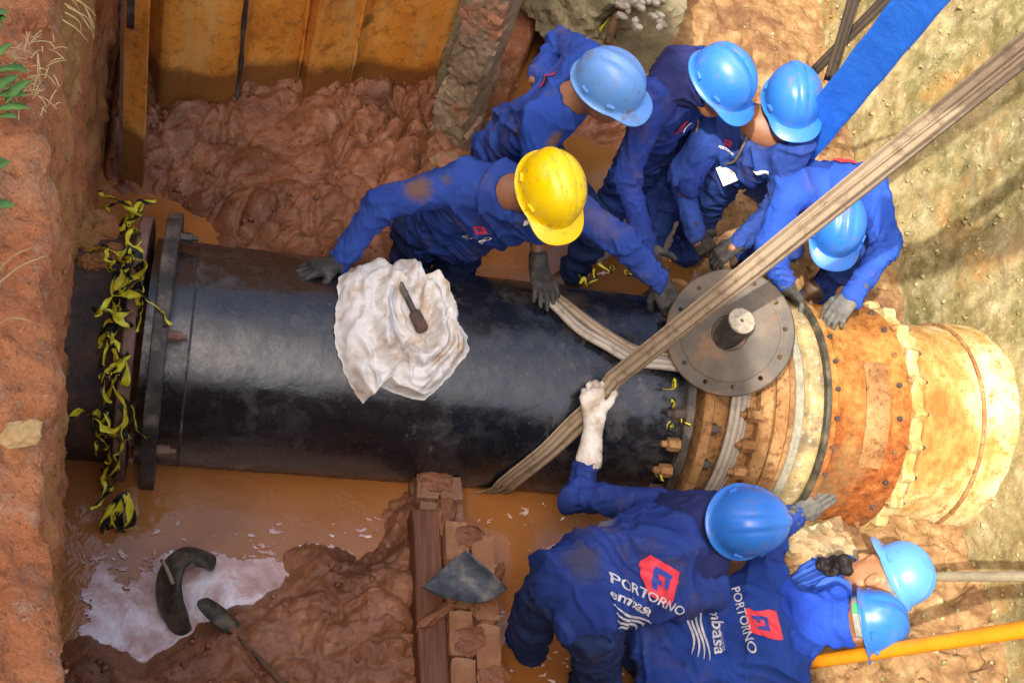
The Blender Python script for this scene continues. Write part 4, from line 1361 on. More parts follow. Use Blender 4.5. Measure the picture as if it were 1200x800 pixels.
# ------------------------------------------------------------------ blind plate leaning on the pipe
def build_disc():
    c = at(855, 390, d=4.60)
    nrm = norm(np.array(CAM_POS) - c)
    t = thing('blank_plate', 'round grey steel blank plate with a centre stub and bolt holes leaning on the pipe', 'steel plate')
    u = norm(np.cross(nrm, (0, 0, 1)))
    w = np.cross(nrm, u)
    R = 0.242
    # plate with real bolt holes
    holes = [(0.205 * math.cos(math.radians(a)), 0.205 * math.sin(math.radians(a))) for a in range(8, 368, 30)]
    th = 0.015
    bm = bmesh.new()
    segs = 96
    rings = [0.0645, 0.120, 0.186, 0.192, 0.218, 0.224, R - 0.005, R]
    hz = [th, th, th, th, th, th, th, th - 0.005]
    V = []
    for r_, z_ in zip(rings, hz):
        V.append([(r_ * math.cos(2 * math.pi * k / segs), r_ * math.sin(2 * math.pi * k / segs), z_) for k in range(segs)])
    verts, faces = [], []
    for row in V:
        verts += row
    for i in range(len(rings) - 1):
        for k in range(segs):
            faces.append((i * segs + k, i * segs + (k + 1) % segs, (i + 1) * segs + (k + 1) % segs, (i + 1) * segs + k))
    m0 = len(verts)
    for r_ in (rings[-1], rings[0]):
        verts += [(r_ * math.cos(2 * math.pi * k / segs), r_ * math.sin(2 * math.pi * k / segs), -th) for k in range(segs)]
    last = (len(rings) - 1) * segs
    for k in range(segs):
        k2 = (k + 1) % segs
        faces.append((last + k, last + k2, m0 + k2, m0 + k))
        faces.append((m0 + k, m0 + k2, m0 + segs + k2, m0 + segs + k))
        faces.append((m0 + segs + k, m0 + segs + k2, k2, k))
    vv = np.array(verts)
    # punch the holes: drop faces whose centre falls in a hole and sink a dark-walled pocket there
    keep = []
    for q in faces:
        keep.append(q)
    W = c + vv[:, :1] * u + vv[:, 1:2] * w + vv[:, 2:3] * nrm
    pl = shade_auto(mk('plate', W, keep, MAT['disc'], t, True), 30)
    g = Geo()
    o = c + nrm * (th + 0.001)
    g.lathe(o - nrm * 0.004, nrm, [(0, 0.188), (0.008, 0.186), (0.009, 0.180), (0.009, 0.110), (0.009, 0.069), (0.002, 0.066)], 72)
    shade_auto(g.make('raised_face', MAT['disc'], t, True), 30)
    cut = Geo()
    for hx, hy in holes:
        hc = c + u * hx + w * hy
        cut.lathe(hc - nrm * 0.05, nrm, [(0, 0.0095), (0.1, 0.0095)], 12)
    cut.lathe(c + u * 0.120 * math.cos(0.9) + w * 0.12 * math.sin(0.9) - nrm * 0.05, nrm, [(0, 0.006), (0.1, 0.006)], 10)
    co = cut.make('cutter', None)
    for part in (pl,):
        md = part.modifiers.new('holes', 'BOOLEAN')
        md.object = co
        md.solver = 'EXACT'
        dg = bpy.context.evaluated_depsgraph_get()
        me = bpy.data.meshes.new_from_object(part.evaluated_get(dg))
        part.modifiers.clear()
        part.data = me
    bpy.data.objects.remove(co)
    # stub leaning out of the centre hole
    ax = norm(nrm * 0.86 + (CAM_R[:, 0] * 0.62 - CAM_R[:, 1] * 0.62) * 0.62)
    g = Geo()
    s0 = c - CAM_R[:, 0] * 0.012 + CAM_R[:, 1] * 0.012
    g.lathe(s0 - ax * 0.05, ax, [(0, 0.053), (0.185, 0.052), (0.188, 0.050)], 40)
    sb = shade_auto(g.make('stub', MAT['blacksteel'], t, True), 30)
    g = Geo()
    g.lathe(s0 + ax * 0.137, ax, [(0, 0.0515), (0.006, 0.051), (0.008, 0.049), (0.009, 0.0085), (0.002, 0.008), (0.002, 0.0)], 40)
    shade_auto(g.make('stub_end', MAT['pale'], sb, True), 30)
    g = Geo()
    g.lathe(s0 + ax * 0.1385, ax, [(0, 0.008), (0.0015, 0.007)], 16)
    g.make('centre_hole', MAT['rubber'], sb)
    g = Geo()
    g.lathe(c + nrm * (th - 0.03), nrm, [(0, 0.064), (0.0345, 0.064)], 40)
    g.make('bore', MAT['oldpipe'], t)
    set_base(t, c - w * 0.2)
    return c, nrm
DISC_C, DISC_N = build_disc()
# ------------------------------------------------------------------ slings, hose and poles
def on_pipe(px, py, off=0.0, R=PR):
    """point of the pipe wall met by a sight line, lifted by off along the wall's normal"""
    c = np.array(CAM_POS)
    r = at(px, py, d=1.0) - c
    a = r[1] ** 2 + r[2] ** 2
    cy, cz = c[1] - PY, c[2] - PZ
    b = r[1] * cy + r[2] * cz
    D = max(b * b - a * (cy * cy + cz * cz - R * R), 0)
    p = c + r * ((-b - math.sqrt(D)) / a)
    n = norm((0, p[1] - PY, p[2] - PZ))
    return p + n * off, n

def strap_on_pipe(px_list, width, off=0.008, n=8, **kw):
    pts, nr = [], []
    for q in px_list:
        p, m = on_pipe(*q)
        pts.append(p)
        nr.append(m)
    pts, nr = spline(pts, n), spline(nr, n)
    d = pts - np.array((0, PY, PZ))
    d[:, 0] = 0
    rr = np.linalg.norm(d, axis=1)
    pts = pts + d / rr[:, None] * np.maximum(0, PR + off - rr)[:, None]
    return pts, nr

def build_slings():
    # main sling: round the pipe's near side, then straight up to the hoist beyond the picture
    s = thing('lifting_sling', 'long beige webbing sling rising from the pipe to the upper right corner', 'sling')
    low = []
    for x, deg in ((-0.30, 236), (-0.19, 222), (-0.105, 206), (-0.05, 194)):
        low.append((on_ring(x, PR + 0.010, deg), on_ring(0, 1, deg) - (0, PY, PZ)))
    hold, hn = on_pipe(698, 472, 0.02)
    P0, N0 = [q[0] for q in low], [q[1] for q in low]
    for q in ((598, 560), (640, 527), (672, 497)):
        p, m = on_pipe(*q, 0.010)
        P0.append(p)
        N0.append(m)
    top = at(1200, 62, d=3.45)
    start = at(716, 447, d=4.50)
    dirn = norm(top - start)
    far = start + dirn * 3.9
    view = norm(np.array(CAM_POS) - (start + top) / 2)
    side = np.cross(dirn, view)
    for k, (off, lift, w) in enumerate(((0.028, 0.004, 0.056), (-0.026, 0.0, 0.054))):
        pts = [p + norm(np.cross(n, P0[-1] - P0[0])) * off * (0.9 if i < 5 else 0.6) + n * lift for i, (p, n) in enumerate(zip(P0, N0))]
        nr = list(N0)
        pts.append(hold + side * off * -0.4)
        nr.append(hn)
        sp, sn = spline(pts, 8), spline(nr, 8)
        st = [start + dirn * t - side * off * (0.25 + 0.30 * sstep(0.3, 2.0, t)) + view * (0.006 if k == 0 else -0.01) for t in np.linspace(0.02, 3.9, 60)]
        ap = np.vstack([sp, st])
        ang = np.concatenate([np.zeros(len(sp)), np.interp(np.linspace(0, 3.9, 60), [0, 0.6, 1.1, 1.7, 3.9], [0, 0.15, 0.55 if k else -0.25, 0.95 if k else -0.1, 1.0 if k else 0.1])])
        an = np.vstack([sn, np.tile(view, (60, 1))])
        wd = np.concatenate([np.full(len(sp), w), np.interp(np.linspace(0, 3.9, 60), [0, 0.3, 3.9], [0.060, 0.060, 0.066])])
        Geo().ribbon(ap, an, wd, 0.007, 0.004, twist=ang).make('strap', MAT['strap'], s, True, True)
    set_base(s, on_ring(-0.1, PR, 206))
    # second sling across the crown of the pipe towards the plate
    s2 = thing('lifting_sling', 'pale folded webbing sling lying over the crown of the black pipe beside the plate', 'sling')
    for off, q in ((0.0, [(640, 340), (655, 352), (682, 374), (715, 399), (742, 416), (775, 421), (812, 424)]),
                   (1, [(632, 350), (648, 362), (676, 388), (708, 408), (738, 426), (772, 430), (812, 434)])):
        pts, nr = strap_on_pipe(q, 0.05, 0.012 + 0.012 * off)
        lift = 0.03 * np.exp(-((np.linspace(0, 1, len(pts)) - 0.75) / 0.25) ** 2)
        Geo().ribbon(pts + nr * lift[:, None], nr, 0.050, 0.008, -0.006).make('strap', MAT['strapgrey' if off else 'strap'], s2, True, True)
    set_base(s2, on_pipe(742, 416)[0])
    # grey sling round the adapter
    s3 = thing('lifting_sling', 'grey webbing sling wrapped round the tan flange adapter under the plate', 'sling')
    for k, (x0, dx) in enumerate(((0.835, 0.0), (0.80, 0.02))):
        pts, nr = [], []
        for i, deg in enumerate(np.linspace(70, 225, 40)):
            t = i / 39
            pts.append(on_ring(x0 - 0.075 * t + dx * t, 0.455 + 0.012 * k, deg))
            nr.append(on_ring(0, 1, deg) - (0, PY, PZ))
        Geo().ribbon(np.array(pts), np.array(nr), 0.055, 0.007, 0.006).make('strap', MAT['strapgrey'], s3, True, True)
    set_base(s3, on_ring(0.80, 0.46, 90))
    # blue hose
    a, b = at(925, 190, d=5.35), at(1110, -38, d=4.15)
    d = norm(b - a)
    view = norm(np.array(CAM_POS) - (a + b) / 2)
    ts = np.linspace(-0.45, 3.4, 90)
    pts = np.array([a + d * t + view * 0.004 * math.sin(t * 7) for t in ts])
    h = Geo().ribbon(pts, view, 0.150 + 0.003 * np.sin(ts * 23), 0.022, 0.010, 9, twist=0.04 * np.sin(ts * 4)).make('lay_flat_hose', MAT['hose'], None, True, True)
    tag(h, 'broad flat bright blue hose running diagonally up to the top edge', 'hose')
    for q, lab in (((1010, -30, 4.9, 972, 95, 5.45, 0.05), 'short dark strap crossing in front of the other behind the blue hose'),
                   ((1050, -12, 4.8, 952, 86, 5.6, 0.045), 'dark strap running parallel to the blue hose on its upper left')):
        p0, p1 = at(q[0], q[1], d=q[2]), at(q[3], q[4], d=q[5])
        ts = np.linspace(-0.6, 1, 24)
        v = norm(np.array(CAM_POS) - p0)
        o = Geo().ribbon([p1 + (p0 - p1) * (1 - t) for t in ts], v, q[6], 0.008, 0.004, twist=0.5 * np.sin(ts * 3)).make('dark_strap', MAT['strapdark'], None, True, True)
        tag(o, lab, 'strap')
    # orange pole and grey pole leaning on the slope
    p0, p1 = at(945, 776, d=4.78), at(1200, 737, d=4.30)
    pts = [p0 + (p1 - p0) * t for t in np.linspace(0, 1.35, 16)]
    o = Geo().tube(pts, np.linspace(0.025, 0.029, 16), 14).make('orange_pole', MAT['orangepaint'], None, True)
    tag(o, 'bright orange pole slanting to the right edge below the blue helmets', 'pole')
    p0, p1 = at(1088, 675, d=4.98), at(1200, 675, d=4.70)
    pts = [p0 + (p1 - p0) * t for t in np.linspace(0, 1.5, 12)]
    o = Geo().tube(pts, 0.019, 12).make('grey_pole', MAT['greypole'], None, True)
    tag(o, 'thin grey brown pole behind the pale blue helmet at right', 'pole')
build_slings()

# ------------------------------------------------------------------ white sack with a tool in it
def build_sack():
    outline = [(402, 322), (425, 314), (450, 322), (480, 314), (496, 330), (512, 330), (530, 352), (536, 378), (548, 412), (540, 424), (520, 446), (495, 468), (470, 462), (446, 452), (432, 464), (424, 472), (412, 455), (402, 430), (393, 400), (395, 360)]
    P = [on_pipe(*q)[0] for q in outline]
    S = np.array([(p[0], math.atan2(p[2] - PZ, -(p[1] - PY)) * PR) for p in P])
    cp = on_pipe(488, 392)[0]
    c = np.array((cp[0], math.atan2(cp[2] - PZ, -(cp[1] - PY)) * PR))
    nt, nr = 260, 90
    th = np.linspace(-np.pi, np.pi, nt, endpoint=False)
    ang = np.arctan2(S[:, 1] - c[1], S[:, 0] - c[0])
    rad = np.linalg.norm(S - c, axis=1)
    o = np.argsort(ang)
    R = np.interp(th, np.concatenate([ang[o] - 2 * np.pi, ang[o], ang[o] + 2 * np.pi]), np.tile(rad[o], 3))
    rr = np.linspace(0.001, 1.0, nr)
    T, Q = np.meshgrid(th, rr, indexing='ij')
    RR = R[:, None] * Q
    x = (c[0] + RR * np.cos(T)).ravel()
    s = (c[1] + RR * np.sin(T)).ravel()
    q = Q.ravel()
    t = T.ravel()
    p = np.stack([x * 1.0, s, 0 * x], 1)
    rim = 0.46 + 0.05 * np.sin(t + 0.6) + 0.04 * pnoise(np.stack([np.cos(t) * 1.6, np.sin(t) * 1.6, 0 * t + 4], 1))
    edge = sstep(1.0, 0.80, q)
    up = 0.012 + 0.052 * edge * sstep(0.1, 0.5, q) + 0.052 * np.exp(-((q - rim) / 0.11) ** 2) + 0.026 * np.exp(-((q - rim - 0.25 - 0.04 * np.sin(2 * t)) / 0.055) ** 2) * sstep(0.06, -0.06, (x - c[0]) * -1.0)
    up = up - 0.020 * np.exp(-((q - rim - 0.13) / 0.05) ** 2) * sstep(-0.05, 0.05, x - c[0])
    side = 0.55 + 0.45 * sstep(-0.14, 0.10, -(x - c[0]))         # fuller on the left
    up = up * (0.80 + 0.20 * side)
    def crease(c, k=2.2):
        return np.clip(1 - np.abs(pnoise(c)) * 2.6, 0, 1) ** k
    sw = t + 1.6 * q
    ringc = np.stack([np.cos(sw) * 1.3, np.sin(sw) * 1.3, q * 4.4 + 0.5 * np.sin(t * 2)], 1)
    rad_c = np.stack([np.cos(t + 0.8 * q) * 3.4, np.sin(t + 0.8 * q) * 3.4, q * 1.1 + 9], 1)
    left = sstep(0.02, -0.10, x - c[0])
    long_c = np.stack([x * 13 + 0.8 * pnoise(p * 7), s * 2.6, 0 * x + 3], 1)
    fold = 0.018 * crease(ringc, 1.6) + 0.007 * crease(rad_c, 1.6) * sstep(0.25, 0.6, q) + 0.018 * left * crease(long_c, 1.5) + 0.004 * fbm(p * 12, 3)
    up = up + (fold - 0.010) * sstep(0.02, 0.25, q) * sstep(1.0, 0.88, q) 
    up = np.maximum(up, 0.006)
    a = s / PR
    n = np.stack([0 * a, -np.cos(a), np.sin(a)], 1)
    tx = 0.010 * fbm(p * 20 + 8, 3)
    v = np.stack([x + tx, PY - np.cos(a) * PR, PZ + np.sin(a) * PR], 1) + n * up[:, None]
    f = grid_faces(nt, nr, close_u=True)
    sk = mk('white_sack', v, f, MAT['sack'])
    tag(sk, 'crumpled dirty white sack lying open on top of the black pipe', 'sack')
    p0 = on_pipe(459, 347)[0] + np.array((0, 0.02, 0.10))
    p1 = on_pipe(491, 392)[0] + np.array((0, -0.02, 0.06))
    t_ = thing('hand_tool', 'dark steel hand tool sticking out of the open white sack', 'tool')
    d = norm(p1 - p0)
    L = np.linalg.norm(p1 - p0)
    Geo().tube([p0 + d * k * L / 8 for k in range(9)], [0.019, 0.017, 0.013, 0.012, 0.012, 0.012, 0.013, 0.015, 0.016], 10).make('handle', MAT['blacksteel'], t_, True)
    Geo().lathe(p0 + d * L * 0.66, d, [(0, 0.014), (0.01, 0.023), (0.075, 0.025), (0.085, 0.018)], 16).make('head', MAT['oldpipe'], t_)
    set_base(t_, p1)
build_sack()

# ------------------------------------------------------------------ barrier tape
def build_tape():
    rng = np.random.RandomState(12)
    g = Geo()
    def strip(x, r, deg, length, w, spread, pull):
        n = 14
        a0 = math.radians(deg)
        base = on_ring(x, r, deg)
        er = norm(on_ring(0, 1, deg) - (0, PY, PZ))
        et = np.array((0, -math.sin(a0), math.cos(a0)))
        d = norm(er * rng.uniform(-0.1, 0.5) * spread + et * rng.choice((-1, 1)) * rng.uniform(0.6, 1.4) + np.array((-1, 0, 0)) * rng.uniform(0.1, 1.0) * pull)
        pts = [base]
        for k in range(n):
            d = norm(d + rng.normal(size=3) * 0.33 + np.array((0, 0, -0.10)))
            q = pts[-1] + d * length / n
            rad = np.hypot(q[1] - PY, q[2] - PZ)
            lim = 0.455 if q[0] < -1.51 else 0.545
            if rad < lim and -1.75 < q[0] < -1.36:
                q[1:] = np.array((PY, PZ)) + (q[1:] - (PY, PZ)) / rad * lim
            pts.append(q)
        pts = np.array(pts)
        tw = np.cumsum(rng.normal(size=len(pts)) * 0.45)
        ww = w * (0.45 + 0.75 * np.abs(np.sin(np.linspace(0.4, 2.6 + rng.rand() * 2, len(pts)))))
        g.ribbon(spline(pts, 3), spline(np.tile(er + np.array((-0.2, 0, 0.2)), (len(pts), 1)), 3), np.interp(np.linspace(0, 1, (len(pts) - 1) * 3 + 1), np.linspace(0, 1, len(pts)), ww), 0.0012, 0.004, 5,
                 twist=np.interp(np.linspace(0, 1, (len(pts) - 1) * 3 + 1), np.linspace(0, 1, len(pts)), tw))
    for deg, cnt, ln, w in ((48, 6, 0.24, 0.020), (58, 6, 0.22, 0.018), (72, 3, 0.18, 0.018), (88, 3, 0.18, 0.022), (98, 3, 0.20, 0.050), (106, 4, 0.24, 0.050), (114, 4, 0.22, 0.036), (124, 3, 0.22, 0.024), (136, 3, 0.24, 0.018),
                            (148, 1, 0.22, 0.022), (160, 2, 0.18, 0.075), (176, 1, 0.18, 0.03), (192, 2, 0.20, 0.026)):
        for k in range((cnt + 1) // 2):
            strip(-1.485 + rng.uniform(-0.05, 0.015), 0.52, deg + rng.uniform(-5, 5), ln * rng.uniform(0.8, 1.3), w * rng.uniform(0.6, 1.1), 0.35, 0.5)
    # long strands wound along the ring
    for k in range(6):
        a0 = rng.uniform(42, 150)
        a1 = a0 + rng.uniform(25, 70)
        n = 18
        aa = np.linspace(a0, a1, n) + rng.normal(size=n) * 1.2
        xx = -1.500 + rng.uniform(-0.055, 0.02) + np.cumsum(rng.normal(size=n) * 0.012)
        xx = np.clip(xx, -1.60, -1.455)
        rr = np.where(xx > -1.52, 0.515, 0.515 - (-1.52 - xx) * 0.55) + 0.012 * np.abs(rng.normal(size=n))
        pts = np.array([on_ring(x_, r_, a_) for x_, r_, a_ in zip(xx, rr, aa)])
        nn_ = np.array([on_ring(0, 1, a_) - (0, PY, PZ) for a_ in aa])
        m_ = (n - 1) * 3 + 1
        tw = np.interp(np.linspace(0, 1, m_), np.linspace(0, 1, n), np.cumsum(rng.normal(size=n) * 0.35))
        w_ = np.interp(np.linspace(0, 1, m_), np.linspace(0, 1, n), rng.uniform(0.012, 0.040, n))
        g.ribbon(spline(pts, 3), spline(nn_, 3), w_, 0.0012, 0.004, 5, twist=tw)
    # tail hanging off the lower end of the ring
    for k in range(6):
        a = at(150 + rng.uniform(-8, 10), 578, d=4.45)
        b = at(140 + rng.uniform(-22, 25), 606 + rng.uniform(-5, 8), d=4.50)
        c = at(140 + rng.uniform(-26, 26), 632 + rng.uniform(-10, 4), d=4.56)
        pts = spline([a, b, c], 6)
        g.ribbon(pts, norm(np.array(CAM_POS) - b), np.linspace(0.022, 0.04, len(pts)) * rng.uniform(0.7, 1.3), 0.0012, 0.005, 5, twist=np.linspace(0, rng.uniform(-2, 2), len(pts)))
    o = g.make('barrier_tape', MAT['tape'], None, True, True)
    tag(o, 'tangled yellow and black barrier tape wound round the flange at left', 'barrier tape')
    labs = ['torn yellow tape scrap on the bolts at the right end of the black pipe', 'knotted yellow tape scrap behind the black pipe below the gloved arm']
    for k, spots in enumerate(([(784, 455), (795, 492), (778, 498), (768, 545), (786, 470)], [(700, 326), (715, 320), (735, 322), (690, 335)])):
        th = thing('tape_scrap', labs[k], 'barrier tape')
        for px, py in spots:
            for j in range(2):
                p = on_pipe(px, py, 0.05)[0] if k == 0 else at(px, py, y=0.50)
                q = p + rng.normal(size=3) * 0.018
                r_ = q + rng.normal(size=3) * 0.022
                pts = spline([p, q, r_], 6)
                g = Geo()
                g.ribbon(pts, norm(np.array(CAM_POS) - p), 0.010 + 0.006 * rng.rand(), 0.0012, 0.003, 5, twist=np.linspace(0, rng.uniform(-2, 2), len(pts)))
                g.make('tape_piece', MAT['tape'], th, True, True)
        set_base(th, p)
build_tape()

# ------------------------------------------------------------------ brick pier, plank, hoe blade
def build_pier():
    pier = thing('brick_pier', 'low pier of orange clay bricks standing in the brown water', 'brick pier')
    rng = random.Random(9)
    protos = []
    def brick(c, half, mat, key):
        o = None
        for kk, src in protos:
            if kk == key:
                o = src.copy()
                COL.objects.link(o)
        if o is None:
            bm = bmesh.new()
            bmesh.ops.create_cube(bm, size=2)
            bmesh.ops.subdivide_edges(bm, edges=bm.edges[:], cuts=3, use_grid_fill=True)
            v = np.array([x.co[:] for x in bm.verts])
            f = [[x.index for x in q.verts] for q in bm.faces]
            bm.free()
            m = np.sort(np.abs(v), 1)
            v = v * (1 - 0.05 * ((m[:, 1] > 0.99) & (m[:, 2] > 0.99)))[:, None]
            v = v * np.array(half) + 0.007 * np.stack([fbm(v * 2 + len(protos) * 5 + q, 3) for q in range(3)], 1)
            o = mk('brick', v, f, mat, pier, False)
            protos.append((key, o))
        o.location = c
        o.rotation_euler = (rng.uniform(-0.05, 0.05), rng.uniform(-0.06, 0.06), rng.uniform(-0.06, 0.06))
        o.location.z += rng.uniform(-0.008, 0.006)
        return o
    # older wet bricks under the pipe, then two columns of dry ones nearer the camera
    for i in range(3):
        for j in range(2):
            brick((-0.365 + 0.092 * j + 0.005 * i, -0.36 - 0.115 * i, -0.055), (0.043, 0.054, 0.045), MAT['wetbrick'], 'w%d' % ((i + j) % 2))
            brick((-0.365 + 0.092 * j, -0.40 - 0.115 * i, -0.16), (0.043, 0.054, 0.045), MAT['wetbrick'], 'w0')
    for c in range(3):
        for i in range(6):
            for j in range(2):
                off = 0.085 if (j + c) % 2 else 0.0
                brick((-0.268 + 0.094 * j + rng.uniform(-0.003, 0.003), -0.72 - 0.176 * i - off * 0.6, 0.005 - 0.085 * c + (0.0 if c else rng.uniform(-0.004, 0.008))),
                      (0.044, 0.084, 0.039), MAT['brick'], 'b%d' % rng.randrange(3))
    # mud smeared over joints and edges
    for k, (x, y, z, a, b, c_) in enumerate([(-0.225, -0.70, 0.030, 0.060, 0.045, 0.014), (-0.265, -0.86, 0.036, 0.035, 0.07, 0.012), (-0.175, -0.98, 0.036, 0.045, 0.055, 0.013), (-0.30, -0.60, -0.015, 0.09, 0.04, 0.030),
                                            (-0.235, -1.10, 0.038, 0.05, 0.06, 0.012), (-0.315, -0.98, 0.012, 0.022, 0.12, 0.030), (-0.13, -0.86, 0.004, 0.020, 0.08, 0.036), (-0.33, -0.45, -0.012, 0.06, 0.05, 0.018), (-0.16, -1.22, 0.034, 0.05, 0.05, 0.013)]):
        rock('mud_smear', (x, y, z), (a, b, c_), 120 + k, MAT['mud'], pier, rot_axes(0, 0, 25 * k), 0.30, 3, 0.25, 0.06)
    set_base(pier, (-0.25, -0.9, -0.3))
    g = Geo()
    v = []
    pl = Geo().box((-0.365, -1.02, -0.075), (0.052, 0.44, 0.085), rot_axes(0, 0, 1.5), 0.006)
    o = pl.make('timber_plank', MAT['wood'], None)
    tag(o, 'wet dark red timber plank lying along the left side of the brick pier', 'plank')
    c = at(545, 684, z=0.085)
    out = [at(*q, z=0.075)[:2] - c[:2] for q in ((494, 690), (520, 667), (545, 645), (552, 650), (574, 670), (594, 690), (583, 701), (570, 709), (556, 712), (540, 712), (522, 708), (506, 700))]
    g = Geo()
    nn = 14
    V, F = [], []
    m = len(out)
    for side in (0.004, -0.004):
        for k in range(nn + 1):
            t = k / nn
            for q in out:
                x, y = q[0] * t, q[1] * t
                V.append((c[0] + x, c[1] + y, c[2] + side + 0.028 * math.cos(x * 9) - 0.5 * (x * x) - 0.20 * y + 0.012 * math.sin(x * 20 + y * 31)))
    r_ = nn + 1
    for s_ in (0, 1):
        b = s_ * r_ * m
        for k in range(nn):
            for j in range(m):
                q = (b + k * m + j, b + k * m + (j + 1) % m, b + (k + 1) * m + (j + 1) % m, b + (k + 1) * m + j)
                F.append(q if s_ else q[::-1])
    for j in range(m):
        F.append((nn * m + j, nn * m + (j + 1) % m, r_ * m + nn * m + (j + 1) % m, r_ * m + nn * m + j))
    o = mk('hoe_blade', V, F, MAT['blade'], None, True)
    tag(o, 'dark fan shaped steel hoe blade lying on the brick pier', 'hoe blade')
build_pier()

# ------------------------------------------------------------------ things in the water and mud at lower left
def build_debris():
    # torn black rubber flap, bent over like half a hoop, standing out of the painted glare
    path = [at(250, 656, z=-0.10), at(236, 650, z=-0.06), at(216, 648, z=-0.03), at(200, 662, z=-0.02), at(194, 684, z=-0.03), at(197, 708, z=-0.06), at(206, 728, z=-0.10), at(213, 744, z=-0.16)]
    pts = spline(path, 7)
    cen = at(232, 690, z=-0.2)
    nr = [norm((q - cen) * np.array((0.5, 0.5, 0)) + np.array((0, 0, 0.12))) for q in pts]
    tt = np.linspace(0, 1, len(pts))
    t = thing('rubber_flap', 'half sunken bent piece of black rubber in the pale slurry, lower left', 'rubber piece')
    Geo().ribbon(pts, np.array(nr), 0.075 + 0.055 * np.sin(np.pi * np.clip(tt * 1.1, 0, 1)), 0.012, -0.022, 9, twist=0.5 * np.sin(tt * 3)).make('flap', MAT['rubber'], t, True)
    a0, a1 = at(190, 656, z=0.03), at(203, 684, z=0.03)
    Geo().tube([a0 + (a1 - a0) * k / 6 + np.array((0, 0, 0.012 * math.sin(math.pi * k / 6))) for k in range(7)], 0.007, 8).make('handle', MAT['strapgrey'], t, True)
    set_base(t, cen)
    # shovel buried in the mud
    s = thing('shovel', 'muddy shovel with its blade tip out of the mud and its dark handle running down', 'shovel')
    p0, p1, p2 = at(240, 711, z=-0.08), at(270, 736, z=-0.075), at(345, 815, z=-0.02)
    d = norm(p1 - p0)
    sd = norm(np.cross(d, (0, 0, 1)))
    V, F = [], []
    nl, nw = 10, 9
    for side in (0.0, -0.006):
        for i in range(nl):
            t_ = i / (nl - 1)
            w = 0.032 * math.sin(math.pi * (0.22 + 0.55 * t_)) ** 0.7
            for j in range(nw):
                q = j / (nw - 1) * 2 - 1
                V.append(p0 + d * (t_ * 0.15 - 0.01 + 0.02 * (1 - q * q) * (1 - t_) * -1) + sd * q * w + np.array((0, 0, side + 0.016 * q * q + 0.012)))
    f = grid_faces(nl, nw)
    F = [tuple(q) for q in f] + [tuple(q[::-1] + nl * nw) for q in f]
    mk('blade', V, F, MAT['rubber'], s, True)
    Geo().tube([p1 + (p2 - p1) * k / 8 for k in range(-1, 9)], 0.010, 10).make('handle', MAT['rusttool'], s, True)
    set_base(s, p0)
    # pole-like tool, chain end and orange hose at the top of the picture
    g = Geo()
    p0, p1 = at(792, 3, z=0.04), at(824, 34, z=0.02)
    o = thing('rusty_tool', 'brown rusty hooked tool lying on the soil above the middle blue helmets', 'tool')
    Geo().tube([p0 + (p1 - p0) * k / 6 for k in range(7)], [0.012, 0.013, 0.012, 0.014, 0.016, 0.02, 0.014], 8).make('shaft', MAT['rusttool'], o, True)
    sd = norm(np.cross(p1 - p0, (0, 0, 1)))
    Geo().tube([p1 + sd * q + np.array((0, 0, 0.012)) - norm(p1 - p0) * (0.6 * abs(q)) for q in (-0.06, -0.03, 0, 0.03, 0.06)], [0.006, 0.013, 0.019, 0.013, 0.006], 8).make('hook', MAT['rusttool'], o, True)
    set_base(o, p0)
    pts = spline([at(826, 6, z=0.05), at(842, 22, z=0.04), at(858, 36, z=0.02), at(880, 52, z=0.0)], 6)
    o = Geo().tube(pts, 0.020, 10).make('orange_hose', MAT['orangepaint'], None, True)
    tag(o, 'short orange hose end on the soil behind the middle blue helmet', 'hose')
    pts = spline([at(722, -4, z=0.43), at(716, 14, z=0.40), at(705, 32, z=0.33), at(700, 50, z=0.2)], 6)
    o = Geo().ribbon(pts, norm(np.array(CAM_POS) - pts[3]), 0.03, 0.002, 0.006, twist=np.linspace(0, 1.5, len(pts))).make('yellow_strip', MAT['tape'], None, True, True)
    tag(o, 'yellow green plastic strip hanging between the boulder and the pebbled block', 'strip')
    pts = spline([at(738, -4, z=0.46), at(722, 22, z=0.42), at(712, 52, z=0.3)], 6)
    o = Geo().tube(pts, 0.020, 8).make('dark_branch', MAT['rusttool'], None, True)
    tag(o, 'dark branch leaning between the boulder and the pebbled block', 'branch')
build_debris()

# ------------------------------------------------------------------ weeds at the left edge
def leaf(base, d, up, L, W, g):
    d, up = norm(d), norm(up)
    s = np.cross(d, up)
    n = 9
    v, f = [], []
    for i in range(n):
        t = i / (n - 1)
        w = W * (math.sin(math.pi * t ** 0.75) ** 0.8) * (1 + 0.25 * math.sin(t * 21))
        c = base + d * L * t + up * (0.10 * L * math.sin(t * 2.6) - 0.12 * L * t * t)
        v += [c - s * w + up * w * 0.25, c, c + s * w + up * w * 0.25, c - up * 0.0012]
    for i in range(n - 1):
        a, b = i * 4, i * 4 + 4
        f += [(a, a + 1, b + 1, b), (a + 1, a + 2, b + 2, b + 1), (a + 2, a + 3, b + 3, b + 2), (a + 3, a, b, b + 3)]
    g.add(v, f)

